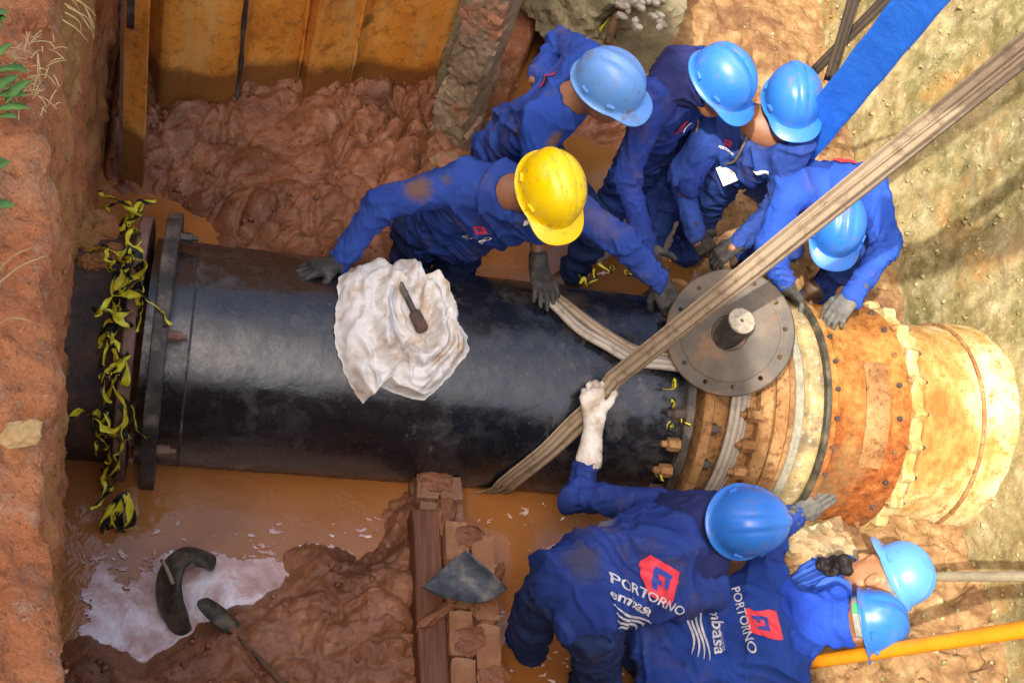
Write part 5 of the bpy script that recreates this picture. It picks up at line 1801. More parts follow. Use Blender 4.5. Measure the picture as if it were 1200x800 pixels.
def build_weeds():
    rng = np.random.RandomState(3)
    spots = [((2, 14), 4, 'topmost green weed hanging over the red bank at far left'),
             ((8, 72), 3, 'second green weed from the top on the red bank, broad leaf'),
             ((10, 122), 5, 'leafiest green weed on the red bank at the left edge'),
             ((0, 208), 2, 'small green weed below the leafiest one on the bank'),
             ((2, 240), 2, 'lowest green weed on the red bank at the left edge')]
    for (px, py), n, lab in spots:
        w = thing('weed', lab, 'weed')
        base = at(px - 12, py, z=1.83)
        for k in range(n):
            g = Geo()
            a = rng.uniform(-0.9, 0.9)
            d = np.array((math.cos(a), math.sin(a) - 0.1, rng.uniform(0.2, 0.7)))
            b = base + rng.normal(size=3) * np.array((0.008, 0.02, 0.006))
            leaf(b, d, (0, 0, 1), rng.uniform(0.05, 0.085), rng.uniform(0.011, 0.018), g)
            g.make('leaf', MAT['leaf'], w, True)
        g = Geo()
        g.tube([base + np.array((-0.004 * k, 0.002 * k, -0.012 * k)) for k in range(5)], 0.003, 6)
        g.make('stem', MAT['leaf'], w, True)
        set_base(w, base - np.array((0, 0, 0.04)))
    blades = [((-6, 322), (38, 290), 'upper long dry grass blade on the red bank'), ((-6, 336), (54, 300), 'lower long dry grass blade on the red bank'),
              ((-4, 380), (36, 376), 'short dry grass blade lying below the two long ones')]
    for a, b, lab in blades:
        p0, p2 = at(*a, z=1.84), at(*b, z=1.90)
        p1 = (p0 + p2) / 2 + np.array((0, 0, 0.015))
        pts = spline([p0, p1, p2], 8)
        o = Geo().ribbon(pts, (0, 0, 1), np.linspace(0.006, 0.0015, len(pts)), 0.001, 0.001, 3).make('grass_blade', MAT['drygrass'], None, True)
        tag(o, lab, 'grass blade')
    g = Geo()
    for k in range(70):
        p = at(rng.uniform(8, 64), rng.uniform(45, 130), z=1.82)
        a = rng.uniform(0, 6.28)
        d = np.array((math.cos(a), math.sin(a), rng.uniform(-0.1, 0.3))) * rng.uniform(0.02, 0.06)
        pts = spline([p, p + d * 0.5 + np.array((0, 0, 0.006)), p + d], 3)
        g.ribbon(pts, (0, 0, 1), 0.0025, 0.0008, 0, 3)
    tag(g.make('dry_straw', MAT['drygrass'], None, True), 'dry straw scattered on the upper part of the red bank', 'straw', kind='stuff')
    rts = thing('hanging_roots', 'thin pale roots hanging from the bank lip at top left', 'roots')
    for k in range(9):
        p = at(92 + rng.uniform(-6, 14), rng.uniform(4, 40), d=3.0)
        pts = spline([p + np.array((-0.03, 0, 0.02)), p, p + np.array((rng.uniform(0, 0.03), rng.uniform(-0.02, 0.02), -rng.uniform(0.02, 0.07)))], 5)
        Geo().tube(pts, np.linspace(0.0022, 0.0008, len(pts)), 5).make('root', MAT['drygrass'], rts, True)
    set_base(rts, at(92, 20, d=3.0))
build_weeds()
# ------------------------------------------------------------------ people
def frame(U, F):
    U = norm(U)
    F = norm(np.asarray(F, float) - U * (np.asarray(F, float) @ U))
    R = np.cross(F, U)
    return np.array([R, F, U])                      # rows: right, forward, up

def cam_dir(x, y, z):
    """direction given as right, down, away from the photographer"""
    return CAM_R @ norm((x, y, z))

def helmet(c, ax, mat, parent, scale=1.0, green=False, style=0, band=True):
    """hard hat: ridged dome, flared brim, front peak; c is the centre of the brim plane"""
    nt, nv = 96, 26
    V = []
    prof = [(t, 0) for t in np.linspace(0.0, 1.0, nv)]
    th = np.linspace(0, 2 * np.pi, nt, endpoint=False)
    a, b, h = 0.112, 0.138, 0.142
    rows = []
    for t in np.linspace(0.02, 1.0, nv):
        ph = t * np.pi / 2
        rr, zz = math.sin(ph) ** 0.86, math.cos(ph) ** 0.92
        rows.append(np.stack([a * rr * np.sin(th), b * rr * np.cos(th), np.full(nt, h * zz)], 1))
    D = np.array(rows)
    x, y, z = D[..., 0], D[..., 1], D[..., 2]
    # raised centre crest and two flanking grooves, fading towards the rim
    fade = sstep(0.005, 0.05, z)
    if style == 0:
        crest = 0.0075 * np.exp(-(x / 0.013) ** 2) - 0.0035 * np.exp(-((np.abs(x) - 0.030) / 0.008) ** 2)
        wid = 1.0
    elif style == 1:
        xx = np.abs(x) - 0.018 - 0.10 * (0.13 - y).clip(0, 1) * 0.25
        crest = 0.006 * sstep(0.008, -0.004, xx) - 0.004 * np.exp(-(xx / 0.008) ** 2)
    else:
        crest = -0.004 * np.exp(-(x / 0.006) ** 2) + 0.005 * np.exp(-((np.abs(x) - 0.026) / 0.012) ** 2)
    D[..., 2] += crest * fade
    k = 1 + crest * fade * 3
    D[..., 0] *= k
    D[..., 1] *= k
    # rim: short skirt then brim, longer at the front
    fr = np.clip(np.cos(th), 0, 1)
    peak = 0.014 + 0.040 * sstep(0.45, 0.98, fr)
    base = D[-1].copy()
    base[:, 2] = 0
    outw = base / np.linalg.norm(base, axis=1)[:, None]
    r1 = base + outw * 0.004 - np.array((0, 0, 0.012))
    r2 = base + outw * (peak * 0.6)[:, None] - np.array((0, 0, 1.0)) * (0.016 + 0.003 * fr)[:, None]
    r3 = base + outw * peak[:, None] - np.array((0, 0, 1.0)) * (0.020 + 0.012 * sstep(0.45, 1, fr))[:, None]
    r4 = r3 - np.array((0, 0, 0.0045))
    r5 = r1 - outw * 0.004 - np.array((0, 0, 0.006))
    inner = [D[i] * np.array((0.95, 0.95, 0.95)) - np.array((0, 0, 0.0)) for i in range(nv - 1, -1, -3)]
    R = list(D) + [r1, r2, r3, r4, r5] + inner
    P = np.concatenate(R) * scale
    m = len(R)
    f = grid_faces(m, nt, close_v=True)
    f = f[:, ::-1].copy()
    top = np.array([[0, 0, D[0, :, 2].max() + 0.0005]]) * scale
    P = np.vstack([P, top])
    tri = [(len(P) - 1, (i + 1) % nt, i) for i in range(nt)]
    F = [tuple(q) for q in f] + tri
    W = np.asarray(c) + P @ ax
    o = shade_auto(mk('helmet', W, F, mat, parent, True), 50)
    # slot lugs along the sides
    for sx in (-1, 1):
        for yy in (-0.060, 0.060):
            g = Geo()
            ang = math.atan2(yy / b, 1)
            px_, py_ = sx * a * math.cos(ang) * 1.0, b * math.sin(ang)
            q = np.array((px_ * 1.02, py_ * 1.02, 0.012)) * scale
            nx = norm(np.array((px_ / a ** 2, py_ / b ** 2, 0.0)))
            tx = np.cross((0, 0, 1), nx)
            A = np.array([tx, nx, (0, 0, 1)])
            g.box(np.asarray(c) + q @ ax, (0.016 * scale, 0.006 * scale, 0.009 * scale), A @ ax, 0.003)
            g.make('slot_lug', mat, o)
    if band:
        g = Geo()
        v, f = [], []
        n = 48
        for k in range(n):
            t = 2 * math.pi * k / n
            for s, zz in ((0.80, -0.052 if math.cos(t) < -0.2 else -0.02), (0.83, -0.052 if math.cos(t) < -0.2 else -0.02), (0.83, 0.03), (0.80, 0.03)):
                v.append(np.asarray(c) + (np.array((a * s * math.sin(t), b * s * math.cos(t), zz)) * scale) @ ax)
        f = grid_faces(n, 4, close_u=True, close_v=True)
        mk('suspension', v, f[:, ::-1].copy(), MAT['suspension'], o, True)
        if green:
            g = Geo()
            g.box(np.asarray(c) + (np.array((0.02, -b * 0.845, -0.034)) * scale) @ ax, (0.020, 0.003, 0.012), ax, 0.001)
            g.make('label', MAT['green'], o)
    return o

def head_prims(hc, ax, neck):
    L = lambda x, y, z: np.asarray(hc) + np.array((x, y, z)) @ ax
    E = lambda x, y, z, h: s_ell(L(x, y, z), h, ax)
    C = lambda p, q, ra, rb: s_cone(L(*p), L(*q), ra, rb)
    pr = [(E(0, -0.012, 0.030, (0.076, 0.096, 0.086)), 0),
          (E(0, 0.036, -0.032, (0.060, 0.060, 0.082)), 0.03),
          (E(0, 0.058, -0.088, (0.030, 0.028, 0.024)), 0.025),
          (C((-0.05, 0.01, -0.06), (-0.03, 0.05, -0.085), 0.026, 0.022), 0.02),
          (C((0.05, 0.01, -0.06), (0.03, 0.05, -0.085), 0.026, 0.022), 0.02),
          (C((-0.036, 0.084, 0.020), (0.036, 0.084, 0.020), 0.010, 0.010), 0.012),
          (E(0.031, 0.100, 0.000, (0.016, 0.013, 0.010)), 0.010, '-'),
          (E(-0.031, 0.100, 0.000, (0.016, 0.013, 0.010)), 0.010, '-'),
          (E(0.031, 0.082, 0.000, (0.012, 0.012, 0.012)), 0.003),
          (E(-0.031, 0.082, 0.000, (0.012, 0.012, 0.012)), 0.003),
          (C((0, 0.094, 0.008), (0, 0.114, -0.030), 0.008, 0.013), 0.010),
          (E(0.012, 0.100, -0.034, (0.009, 0.010, 0.008)), 0.006),
          (E(-0.012, 0.100, -0.034, (0.009, 0.010, 0.008)), 0.006),
          (C((-0.018, 0.090, -0.056), (0.018, 0.090, -0.056), 0.0085, 0.0085), 0.006),
          (C((-0.016, 0.089, -0.068), (0.016, 0.089, -0.068), 0.0085, 0.0085), 0.004)]
    for s in (-1, 1):
        pr.append((E(s * 0.080, -0.008, -0.006, (0.012, 0.021, 0.033)), 0.010))
        pr.append((E(s * 0.092, 0.000, -0.004, (0.007, 0.010, 0.017)), 0.006, '-'))
    pr.append((s_cone(L(0, -0.018, -0.055), np.asarray(neck), 0.060, 0.066), 0.03))
    return pr

def bounds(prims_pts, pad):
    p = np.array(prims_pts)
    return p.min(0) - pad, p.max(0) + pad

def crease(c, k=2.4, w=2.4):
    """1 on narrow ridges, 0 between them"""
    return np.clip(1 - np.abs(pnoise(c)) * w, 0, 1) ** k

def add_folds(v, nrm, J, amp=1.0, seed=0.0):
    """cloth folds: rings along the sleeves, drag lines on the trunk"""
    d = np.zeros(len(v))
    wsum = np.full(len(v), 1e-6)
    for a, b, kk in (('shR', 'elR', 0), ('elR', 'wrR', 1), ('shL', 'elL', 2), ('elL', 'wrL', 3)):
        if a not in J or b not in J:
            continue
        A, B = J[a], J[b]
        L = np.linalg.norm(B - A)
        ax = (B - A) / L
        t = (v - A) @ ax
        q = v - A - t[:, None] * ax
        r = np.linalg.norm(q, axis=1)
        e = norm(np.cross(ax, (0.3, 0.2, 1)))
        ang = np.arctan2(q @ np.cross(ax, e), q @ e)
        w = sstep(0.10, 0.065, r) * sstep(-0.02, 0.03, t) * sstep(L + 0.03, L - 0.02, t)
        freq = 17 if kk % 2 else 12
        c = np.stack([t * freq + 0.55 * np.sin(ang + kk) + 0.5 * np.sin(2 * ang + 2 * kk) + seed, np.cos(ang) * 0.7, np.sin(ang) * 0.7 + kk * 7.0], 1)
        c2 = np.stack([t * freq * 1.9 + 0.9 * np.sin(ang * 1.0 + 2 * kk) + seed + 3, np.cos(ang) * 1.1, np.sin(ang) * 1.1 + kk * 5.0], 1)
        env = 0.5 + 0.9 * np.exp(-((t - (L if kk % 2 == 0 else 0.0)) / 0.09) ** 2) + 0.6 * np.exp(-((t - L) / 0.07) ** 2) * (kk % 2)
        d += w * env * (0.0125 * (crease(c) - 0.25) + 0.0055 * (crease(c2) - 0.25))
        wsum = np.maximum(wsum, w)
    tw = 1 - np.clip(wsum, 0, 1)
    lat = norm(J['shL'] - J['shR'])
    sp = norm(J['neck'] - J['pel'])
    dp = np.cross(lat, sp)
    l, s, k = v @ lat, v @ sp, v @ dp
    wob = 0.35 * pnoise(v * 5 + seed)
    c1 = np.stack([l * 8 + s * 4.5 + wob, s * 1.6 + seed, k * 3], 1)
    c2 = np.stack([l * 3 - s * 8 + wob, l * 1.5 + seed * 2 + 4, k * 3], 1)
    c3 = np.stack([s * 15 + 1.6 * pnoise(v * 4) + l * 2, l * 2.5 + seed, k * 2.5], 1)
    c4 = np.stack([l * 14 + s * 11 + 2 * wob, s * 4 - l * 4 + seed, k * 6], 1)
    low = sstep(0.34, 0.08, (v - J['pel']) @ sp)
    tw = tw * sstep(0.03, 0.09, np.linalg.norm(v - J['neck'], axis=1))
    d += tw * (0.020 * (crease(c1) - 0.25) + 0.015 * (crease(c2) - 0.25) + 0.015 * low * (crease(c3) - 0.2) + 0.007 * (crease(c4) - 0.25))
    d += 0.0028 * fbm(v * 13 + seed, 3)
    return v + nrm * (d * amp)[:, None]

def hand(name, W, d, n, right, mat, parent, curl=0.25, spread=0.10, cuff=0.07, cuff_r=0.040, scale=1.0, h=0.0045, forearm=None, curl_tip=None):
    """glove with palm, four fingers and a thumb; d wrist to fingertips, n out of the palm"""
    d = norm(d)
    n = norm(np.asarray(n, float) - d * (np.asarray(n, float) @ d))
    th = np.cross(-n, d) * (1 if right else -1)
    W = np.asarray(W, float)
    s = scale
    P = lambda a, b, c: W + (d * a + th * b + n * c) * s
    pr, pts = [], []
    kn = [(0.092, 0.033), (0.096, 0.011), (0.091, -0.011), (0.083, -0.031)]
    for i, (a, b) in enumerate(kn):
        pr.append((s_cone(P(0.005, b * 0.62, 0), P(a, b, -0.002), 0.0205 * s, 0.0145 * s), 0.014 * s))
    pr.append((s_cone(P(0.022, 0.012, 0.008), P(0.05, 0.024, 0.010), 0.019 * s, 0.016 * s), 0.015 * s))
    lens = [(0.043, 0.026, 0.021), (0.047, 0.030, 0.022), (0.044, 0.028, 0.021), (0.034, 0.021, 0.019)]
    ct = curl if curl_tip is None else curl_tip
    for i, ((a, b), ll) in enumerate(zip(kn, lens)):
        p = P(a, b, -0.002)
        fan = spread * (1.5 - i) * 0.55
        dd = norm(d + th * fan)
        ang = 0.0
        for j, l in enumerate(ll):
            ang += (curl * (1.0 if j == 0 else 1.25) if j < 2 else ct) * (1 + 0.12 * math.sin(i * 2.1 + 1))
            q = p + (dd * math.cos(ang) + n * math.sin(ang)) * l * s
            pr.append((s_cone(p, q, (0.0112 - 0.0008 * j) * s, (0.0106 - 0.0009 * j) * s), 0.004 * s if j else 0.006 * s))
            pts.append(q)
            p = q
    t0 = P(0.028, 0.030, 0.008)
    t1 = t0 + (d * 0.030 + th * 0.030 + n * 0.012) * s
    t2 = t1 + (d * 0.030 + th * 0.012 + n * (0.012 + 0.03 * curl)) * s
    t3 = t2 + (d * 0.023 + th * 0.001 + n * (0.010 + 0.03 * curl)) * s
    for p, q, r0, r1 in ((t0, t1, 0.017, 0.0135), (t1, t2, 0.0135, 0.0122), (t2, t3, 0.0122, 0.0105)):
        pr.append((s_cone(p, q, r0 * s, r1 * s), 0.007 * s))
        pts.append(q)
    back = -d if forearm is None else norm(np.asarray(forearm, float) - W)
    ce = W + back * cuff
    pr.append((s_cone(W + d * 0.012 * s, W + back * 0.02, 0.027 * s, 0.031 * s), 0.016))
    pr.append((s_cone(W + back * 0.02, ce, 0.031 * s, cuff_r), 0.016))
    pts += [W, ce]
    lo, hi = bounds(pts, 0.06)
    v, f = surfnet(s_union(pr), lo, hi, h)
    nn = vnormals(v, f)
    v = v + nn * (0.0012 * fbm(v * 55, 3) + 0.0016 * ridged(np.stack([(v @ d) * 60, (v @ th) * 18, (v @ n) * 18], 1), 2) * sstep(0.10, 0.02, np.abs((v - W) @ d)))[:, None]
    return mk(name, v, f, mat, parent)

PEOPLE = {}

def person(key, label, J, hat, U, F, mats, hands=(), flap=None, bare_forearm=None, res=0.0082, hat_scale=1.0, style=0, green=False, legs=True, hood_seed=0.0, big=1.0, beard=False, hat_off=(0, 0, 0), boots=True, band=True, collar=None, open_neck=True):
    J = {k: np.asarray(v, float) for k, v in J.items()}
    root = thing('person', label, 'person', 'workers in blue round the pipe')
    ax = frame(U, F)
    hat = np.asarray(hat, float)
    hc = hat - ax[2] * 0.098 + np.asarray(hat_off) @ ax
    lat = norm(J['shL'] - J['shR'])
    spn = norm(J['neck'] - J['pel'])
    dep = np.cross(lat, spn) * -1
    # forward: towards the chest
    fwd = np.cross(spn, lat) * -1
    plat = norm(lat * 0.8 + (J.get('hipL', J['pel'] + lat) - J.get('hipR', J['pel'] - lat)) * 0.2)
    hipL = J.get('hipL', J['pel'] + plat * 0.085)
    hipR = J.get('hipR', J['pel'] - plat * 0.085)
    shR, shL, nk, pel = J['shR'], J['shL'], J['neck'], J['pel']
    # ---- body (one continuous surface: head, neck, trunk, arms)
    B = head_prims(hc, ax, nk)
    pts = [hc + ax[2] * 0.12, hc - ax[2] * 0.12, hc + ax[1] * 0.13, hc - ax[1] * 0.12, nk]
    B.append((s_cone(nk, pel * 0.3 + nk * 0.7 + fwd * 0.015, 0.066, 0.072), 0.05))
    B.append((s_cone(pel * 0.3 + nk * 0.7 + fwd * 0.015, pel * 0.7 + nk * 0.3 + fwd * 0.02, 0.072, 0.05), 0.04))
    B.append((s_cone(shR, shL, 0.046, 0.046), 0.05))
    pts += [shR, shL, pel]
    for s in 'RL':
        if 'el' + s in J:
            B.append((s_cone(J['sh' + s], J['el' + s], 0.048, 0.038), 0.03))
            pts.append(J['el' + s])
            if 'wr' + s in J:
                B.append((s_cone(J['el' + s], J['wr' + s], 0.040, 0.027), 0.02))
                w = J['wr' + s]
                B.append((s_cone(w, w + norm(w - J['el' + s]) * 0.03, 0.026, 0.022), 0.01))
                pts.append(w)
    lo, hi = bounds(pts, 0.13)
    v, f = surfnet(s_union(B), lo, hi, 0.0075)
    mk('body', v, f, mats['skin'], root)
    # ---- shirt
    S = []
    down = -spn
    S.append((s_cone(shR + (shL - shR) * 0.10, shL - (shL - shR) * 0.10, 0.082 * big, 0.082 * big), 0))
    for s, sh, hp in (('R', shR, hipR), ('L', shL, hipL)):
        sg = -1 if s == 'R' else 1
        a = sh - lat * sg * 0.065 + down * 0.085 + fwd * 0.012
        b = pel + plat * sg * 0.068 + spn * 0.10 + fwd * 0.012
        S.append((s_cone(a, b, 0.105 * big, 0.098 * big), 0.05))
        S.append((s_cone(b, pel + plat * sg * 0.075 - spn * 0.03, 0.098 * big, 0.112 * big), 0.04))
    S.append((s_cone(nk - spn * 0.045, nk - spn * 0.20, 0.098 * big, 0.125 * big), 0.06))
    spts = [shR, shL, nk, pel - spn * 0.03]
    for s in 'RL':
        if 'el' + s in J:
            sh = J['sh' + s]
            sh2 = sh - norm(J['el' + s] - sh) * 0.01
            S.append((s_cone(sh2, J['el' + s], 0.072 * big, 0.054 * big), 0.035))
            spts.append(J['el' + s])
            if 'wr' + s in J and bare_forearm != s:
                S.append((s_cone(J['el' + s], J['wr' + s], 0.054 * big, 0.042 * big), 0.03))
                spts.append(J['wr' + s])
    # neck opening
    if open_neck:
        S.append((s_cone(nk + spn * 0.05 + ax[1] * 0.02, nk + spn * 0.11 + ax[1] * 0.04, 0.075, 0.10), 0.010, '-'))
    if collar is not None:
        S.append((s_cone(np.asarray(collar[0], float), np.asarray(collar[1], float), collar[2], collar[3]), 0.008, '-'))
    lo, hi = bounds(spts, 0.16)
    v, f = surfnet(s_union(S), lo, hi, res)
    nn = vnormals(v, f)
    seed = float(len(PEOPLE)) * 3.7
    v = add_folds(v, nn, J, 1.0, seed)
    shirt = mk('shirt', v, f, mats['shirt'], root)
    bvh = BVHTree.FromPolygons([tuple(q) for q in v], [tuple(int(i) for i in q) for q in f])
    # ---- trousers
    if legs:
        T = [(s_cone(hipL - spn * 0.03, hipR - spn * 0.03, 0.088 * big, 0.088 * big), 0), (s_cone(pel + spn * 0.03, pel, 0.06 * big, 0.085 * big), 0.03)]
        tp = [hipL, hipR, pel + spn * 0.08]
        for s, hp in (('R', hipR), ('L', hipL)):
            kn, an = J.get('kn' + s), J.get('an' + s)
            if kn is None:
                continue
            T.append((s_cone(hp - spn * 0.02, kn, 0.094 * big, 0.074 * big), 0.04))
            tp.append(kn)
            if an is not None:
                T.append((s_cone(kn, an, 0.074 * big, 0.058 * big), 0.03))
                tp.append(an)
        lo, hi = bounds(tp, 0.15)
        v, f = surfnet(s_union(T), lo, hi, 0.012)
        nn = vnormals(v, f)
        v = v + nn * (0.022 * (crease(v * np.array((4, 4, 11)) + seed) - 0.25) + 0.012 * (crease(v * np.array((9, 9, 5)) + seed + 4) - 0.25) + 0.004 * fbm(v * 15, 3))[:, None]
        mk('trousers', v, f, mats['trousers'], root)
        if boots:
            for s in 'RL':
                an = J.get('an' + s)
                if an is None:
                    continue
                fd = J.get('toe' + s, an + fwd * np.array((0.16, 0.16, 0)) - (0, 0, 0.06)) - an
                fd[2] = 0
                fd = norm(fd)
                Bt = [(s_cone(an + (0, 0, 0.06), an - (0, 0, 0.05), 0.058, 0.052), 0),
                      (s_cone(an - (0, 0, 0.055), an + fd * 0.15 - (0, 0, 0.07), 0.050, 0.042), 0.03),
                      (s_cone(an - (0, 0, 0.06) - fd * 0.03, an + fd * 0.05 - (0, 0, 0.07), 0.045, 0.045), 0.02)]
                lo, hi = bounds([an + (0, 0, 0.08), an + fd * 0.18 - (0, 0, 0.1), an - fd * 0.06], 0.08)
                v, f = surfnet(s_union(Bt), lo, hi, 0.012)
                v[:, 2] = np.maximum(v[:, 2], an[2] - 0.105)
                mk('boot', v, f, MAT['boot'], root)
    # ---- helmet
    helmet(hat - ax[2] * 0.052, ax, mats['helmet'], root, hat_scale, green, style, band)
    # ---- neck cloth
    if flap:
        Lh = lambda x, y, z: hc + np.array((x, y, z)) @ ax
        Fp = [(s_cone(Lh(0, -0.03, 0.02), Lh(0, -0.045, -0.06), 0.088, 0.085), 0),
              (s_cone(Lh(0, -0.045, -0.06), nk - spn * 0.02, 0.085, 0.105), 0.05),
              (s_cone(nk + (shR - nk) * 0.05, nk + (shR - nk) * 0.55 - spn * 0.01, 0.100, 0.085), 0.05),
              (s_cone(nk + (shL - nk) * 0.05, nk + (shL - nk) * 0.55 - spn * 0.01, 0.100, 0.085), 0.05),
              (s_cone(Lh(0, 0.075, 0.03), Lh(0, 0.075, -0.05), 0.062, 0.055), 0.015, '-'),
              (s_cone(Lh(0, 0, 0.58), Lh(0, 0, 0.80), 0.60, 0.62), 0.006, '-')]
        lo, hi = bounds([hc + ax[2] * 0.1, nk, nk + (shR - nk) * 0.6, nk + (shL - nk) * 0.6], 0.15)
        v, f = surfnet(s_union(Fp), lo, hi, 0.0085)
        nn = vnormals(v, f)
        q = np.stack([(v @ spn) * 11 + 1.2 * pnoise(v * 6 + hood_seed), (v @ lat) * 4, (v @ fwd) * 4], 1)
        q2 = np.stack([(v @ spn) * 5, (v @ lat) * 10 + 1 * pnoise(v * 6), (v @ fwd) * 10], 1)
        v = v + nn * (0.017 * (crease(q + hood_seed, 1.8) - 0.3) + 0.009 * (crease(q2, 1.8) - 0.3))[:, None]
        mk('neck_flap', v, f, MAT[flap], root)
    if beard:
        Lh = lambda x, y, z: hc + np.array((x, y, z)) @ ax
        rng = np.random.RandomState(5)
        Bd = []
        for k in range(95):
            a = rng.uniform(-1.35, 1.35)
            p = Lh(0.074 * math.sin(a), 0.052 + 0.055 * math.cos(a) + rng.normal() * 0.018, -0.080 - abs(rng.normal()) * 0.075 * math.cos(a) ** 2)
            r = rng.uniform(0.010, 0.022)
            Bd.append((s_ell(p, (r, r, r * 1.2)), 0.004 if k else 0))
        lo, hi = bounds([Lh(0.1, 0.1, -0.26), Lh(-0.1, 0.1, -0.05), Lh(0, 0.18, -0.15), Lh(0, 0, -0.1)], 0.05)
        v, f = surfnet(s_union(Bd), lo, hi, 0.0055)
        nn = vnormals(v, f)
        v = v + nn * (0.003 * fbm(v * 90, 3))[:, None]
        mk('beard', v, f, MAT['hair'], root)
    # short hair under the helmet edge at the back
    elif not flap:
        Lh = lambda x, y, z: hc + np.array((x, y, z)) @ ax
        Hs = [(s_ell(Lh(0, -0.020, 0.020), (0.080, 0.094, 0.076), ax), 0), (s_cone(Lh(0, 0.09, -0.02), Lh(0, 0.06, -0.12), 0.085, 0.12), 0.01, '-'), (s_ell(Lh(0, -0.02, -0.075), (0.12, 0.16, 0.035), ax), 0.01, '-')]
        lo, hi = bounds([hc], 0.14)
        v, f = surfnet(s_union(Hs), lo, hi, 0.008)
        nn = vnormals(v, f)
        v = v + nn * (0.0018 * fbm(v * 120, 2))[:, None]
        mk('hair', v, f, MAT['hair'], root)
    for hd in hands:
        hand('glove', parent=root, **hd)
    base = pel.copy()
    base[2] = min([J[k][2] for k in J if k.startswith('an')] + [pel[2] - 0.3]) - 0.1
    set_base(root, base)
    PEOPLE[key] = dict(root=root, bvh=bvh, J=J, base=base, hc=hc, ax=ax)
    return root

# ---- prints, badges: flat graphics that follow the shirt's surface
def hit(bvh, px, py):
    c = Vector(CAM_POS)
    d = Vector(at(px, py, d=1.0)) - c
    loc, n, _, _ = bvh.ray_cast(c, d.normalized())
    if loc is None:
        return None, None
    n = np.array(n)
    if n @ np.array(d) > 0:
        n = -n
    return np.array(loc), n

def conform(name, pts2, faces, key, a, b, upx, mat, parent=None, off=0.0085, sub=0.005):
    """lay a flat outline (x 0..1 along a->b, y in the same unit) on a shirt"""
    P = PEOPLE[key]
    pa, na = hit(P['bvh'], *a)
    pb, nb = hit(P['bvh'], *b)
    if pa is None or pb is None:
        return None
    r = pb - pa
    w = np.linalg.norm(r)
    r = r / w
    n = norm(na + nb + norm(np.array(CAM_POS) - pa) * 1.0)
    u = np.cross(n, r)
    n = norm(np.cross(r, u))
    if (proj_px(pa + u * 0.05) - proj_px(pa)) @ np.array(upx) < 0:
        u = -u
    bm = bmesh.new()
    vs = [bm.verts.new((x * w, y * w, 0)) for x, y in pts2]
    bm.verts.ensure_lookup_table()
    for q in faces:
        try:
            bm.faces.new([vs[i] for i in q])
        except ValueError:
            pass
    bmesh.ops.triangulate(bm, faces=bm.faces[:])
    for _ in range(5):
        es = [e for e in bm.edges if e.calc_length() > sub]
        if not es:
            break
        bmesh.ops.subdivide_edges(bm, edges=es, cuts=1)
        bmesh.ops.triangulate(bm, faces=bm.faces[:])
    bm.verts.ensure_lookup_table()
    bm.verts.index_update()
    out, ok = [], []
    for v in bm.verts:
        q = pa + r * v.co.x + u * v.co.y
        loc, nn, _, _ = P['bvh'].ray_cast(Vector(q + n * 0.25), Vector(-n), 0.6)
        ok.append(loc is not None)
        out.append(np.array(loc) + n * off if loc is not None else q)
    F = [[v.index for v in f.verts] for f in bm.faces if all(ok[v.index] for v in f.verts)]
    bm.free()
    if not F:
        return None
    o = mk(name, np.array(out) - P['base'], F, mat, parent or P['root'], True)
    if parent is not None:
        pass
    return o

def proj_px(p):
    q = CAM_R.T @ (np.asarray(p, float) - np.array(CAM_POS))
    return np.array((600 + 1400 * q[0] / q[2], 400 + 1400 * q[1] / q[2]))

def text_mesh(s, bold=0.0):
    cu = bpy.data.curves.new('txt', 'FONT')
    cu.body = s
    cu.size = 1.0
    cu.offset = bold
    cu.resolution_u = 3
    o = bpy.data.objects.new('txt', cu)
    COL.objects.link(o)
    dg = bpy.context.evaluated_depsgraph_get()
    me = bpy.data.meshes.new_from_object(o.evaluated_get(dg))
    v = np.array([x.co[:2] for x in me.vertices])
    f = [list(p.vertices) for p in me.polygons]
    bpy.data.objects.remove(o)
    bpy.data.meshes.remove(me)
    v = v - v.min(0)
    v = v / v[:, 0].max()
    return v, f

def text_on(name, s, key, a, b, upx, mat, bold=0.02, tall=1.0):
    v, f = text_mesh(s, bold)
    v = v * np.array((1, tall))
    return conform(name, v, f, key, a, b, upx, mat)

def logo_on(key, a, b, upx, aspect=0.95):
    """red square badge with a dark blue mark: thick stem, crossbar and a dot"""
    sq = [(0, 0), (1, 0), (1, aspect), (0, aspect)]
    o = conform('logo_square', sq, [(0, 1, 2, 3)], key, a, b, upx, MAT['red'], off=0.0075)
    def r(x0, y0, x1, y1):
        return [(x0, y0), (x1, y0), (x1, y1), (x0, y1)]
    rects = [r(0.24, 0.20, 0.38, 0.76), r(0.385, 0.62, 0.76, 0.76), r(0.62, 0.36, 0.76, 0.615), r(0.385, 0.36, 0.50, 0.48)]
    pts = [q for t in rects for q in t]
    conform('logo_mark', pts, [tuple(range(4 * i, 4 * i + 4)) for i in range(len(rects))], key, a, b, upx, MAT['print_blue'], off=0.0105)

def waves_on(key, a, b, upx):
    pts, fs = [], []
    for k in range(4):
        n = 12
        for i in range(n):
            t = i / (n - 1)
            x = t * (1 - 0.08 * k) + 0.04 * k
            y = -0.02 - 0.085 * k - 0.05 * math.sin(t * 5.5 + 0.4 * k) - 0.05 * t
            w = 0.045 * math.sin(math.pi * (0.12 + 0.8 * t))
            pts += [(x, y - w / 2), (x, y + w / 2)]
        b0 = k * 2 * n
        fs += [(b0 + 2 * i, b0 + 2 * i + 2, b0 + 2 * i + 3, b0 + 2 * i + 1) for i in range(n - 1)]
    conform('logo_waves', pts, fs, key, a, b, upx, MAT['white_dull'])

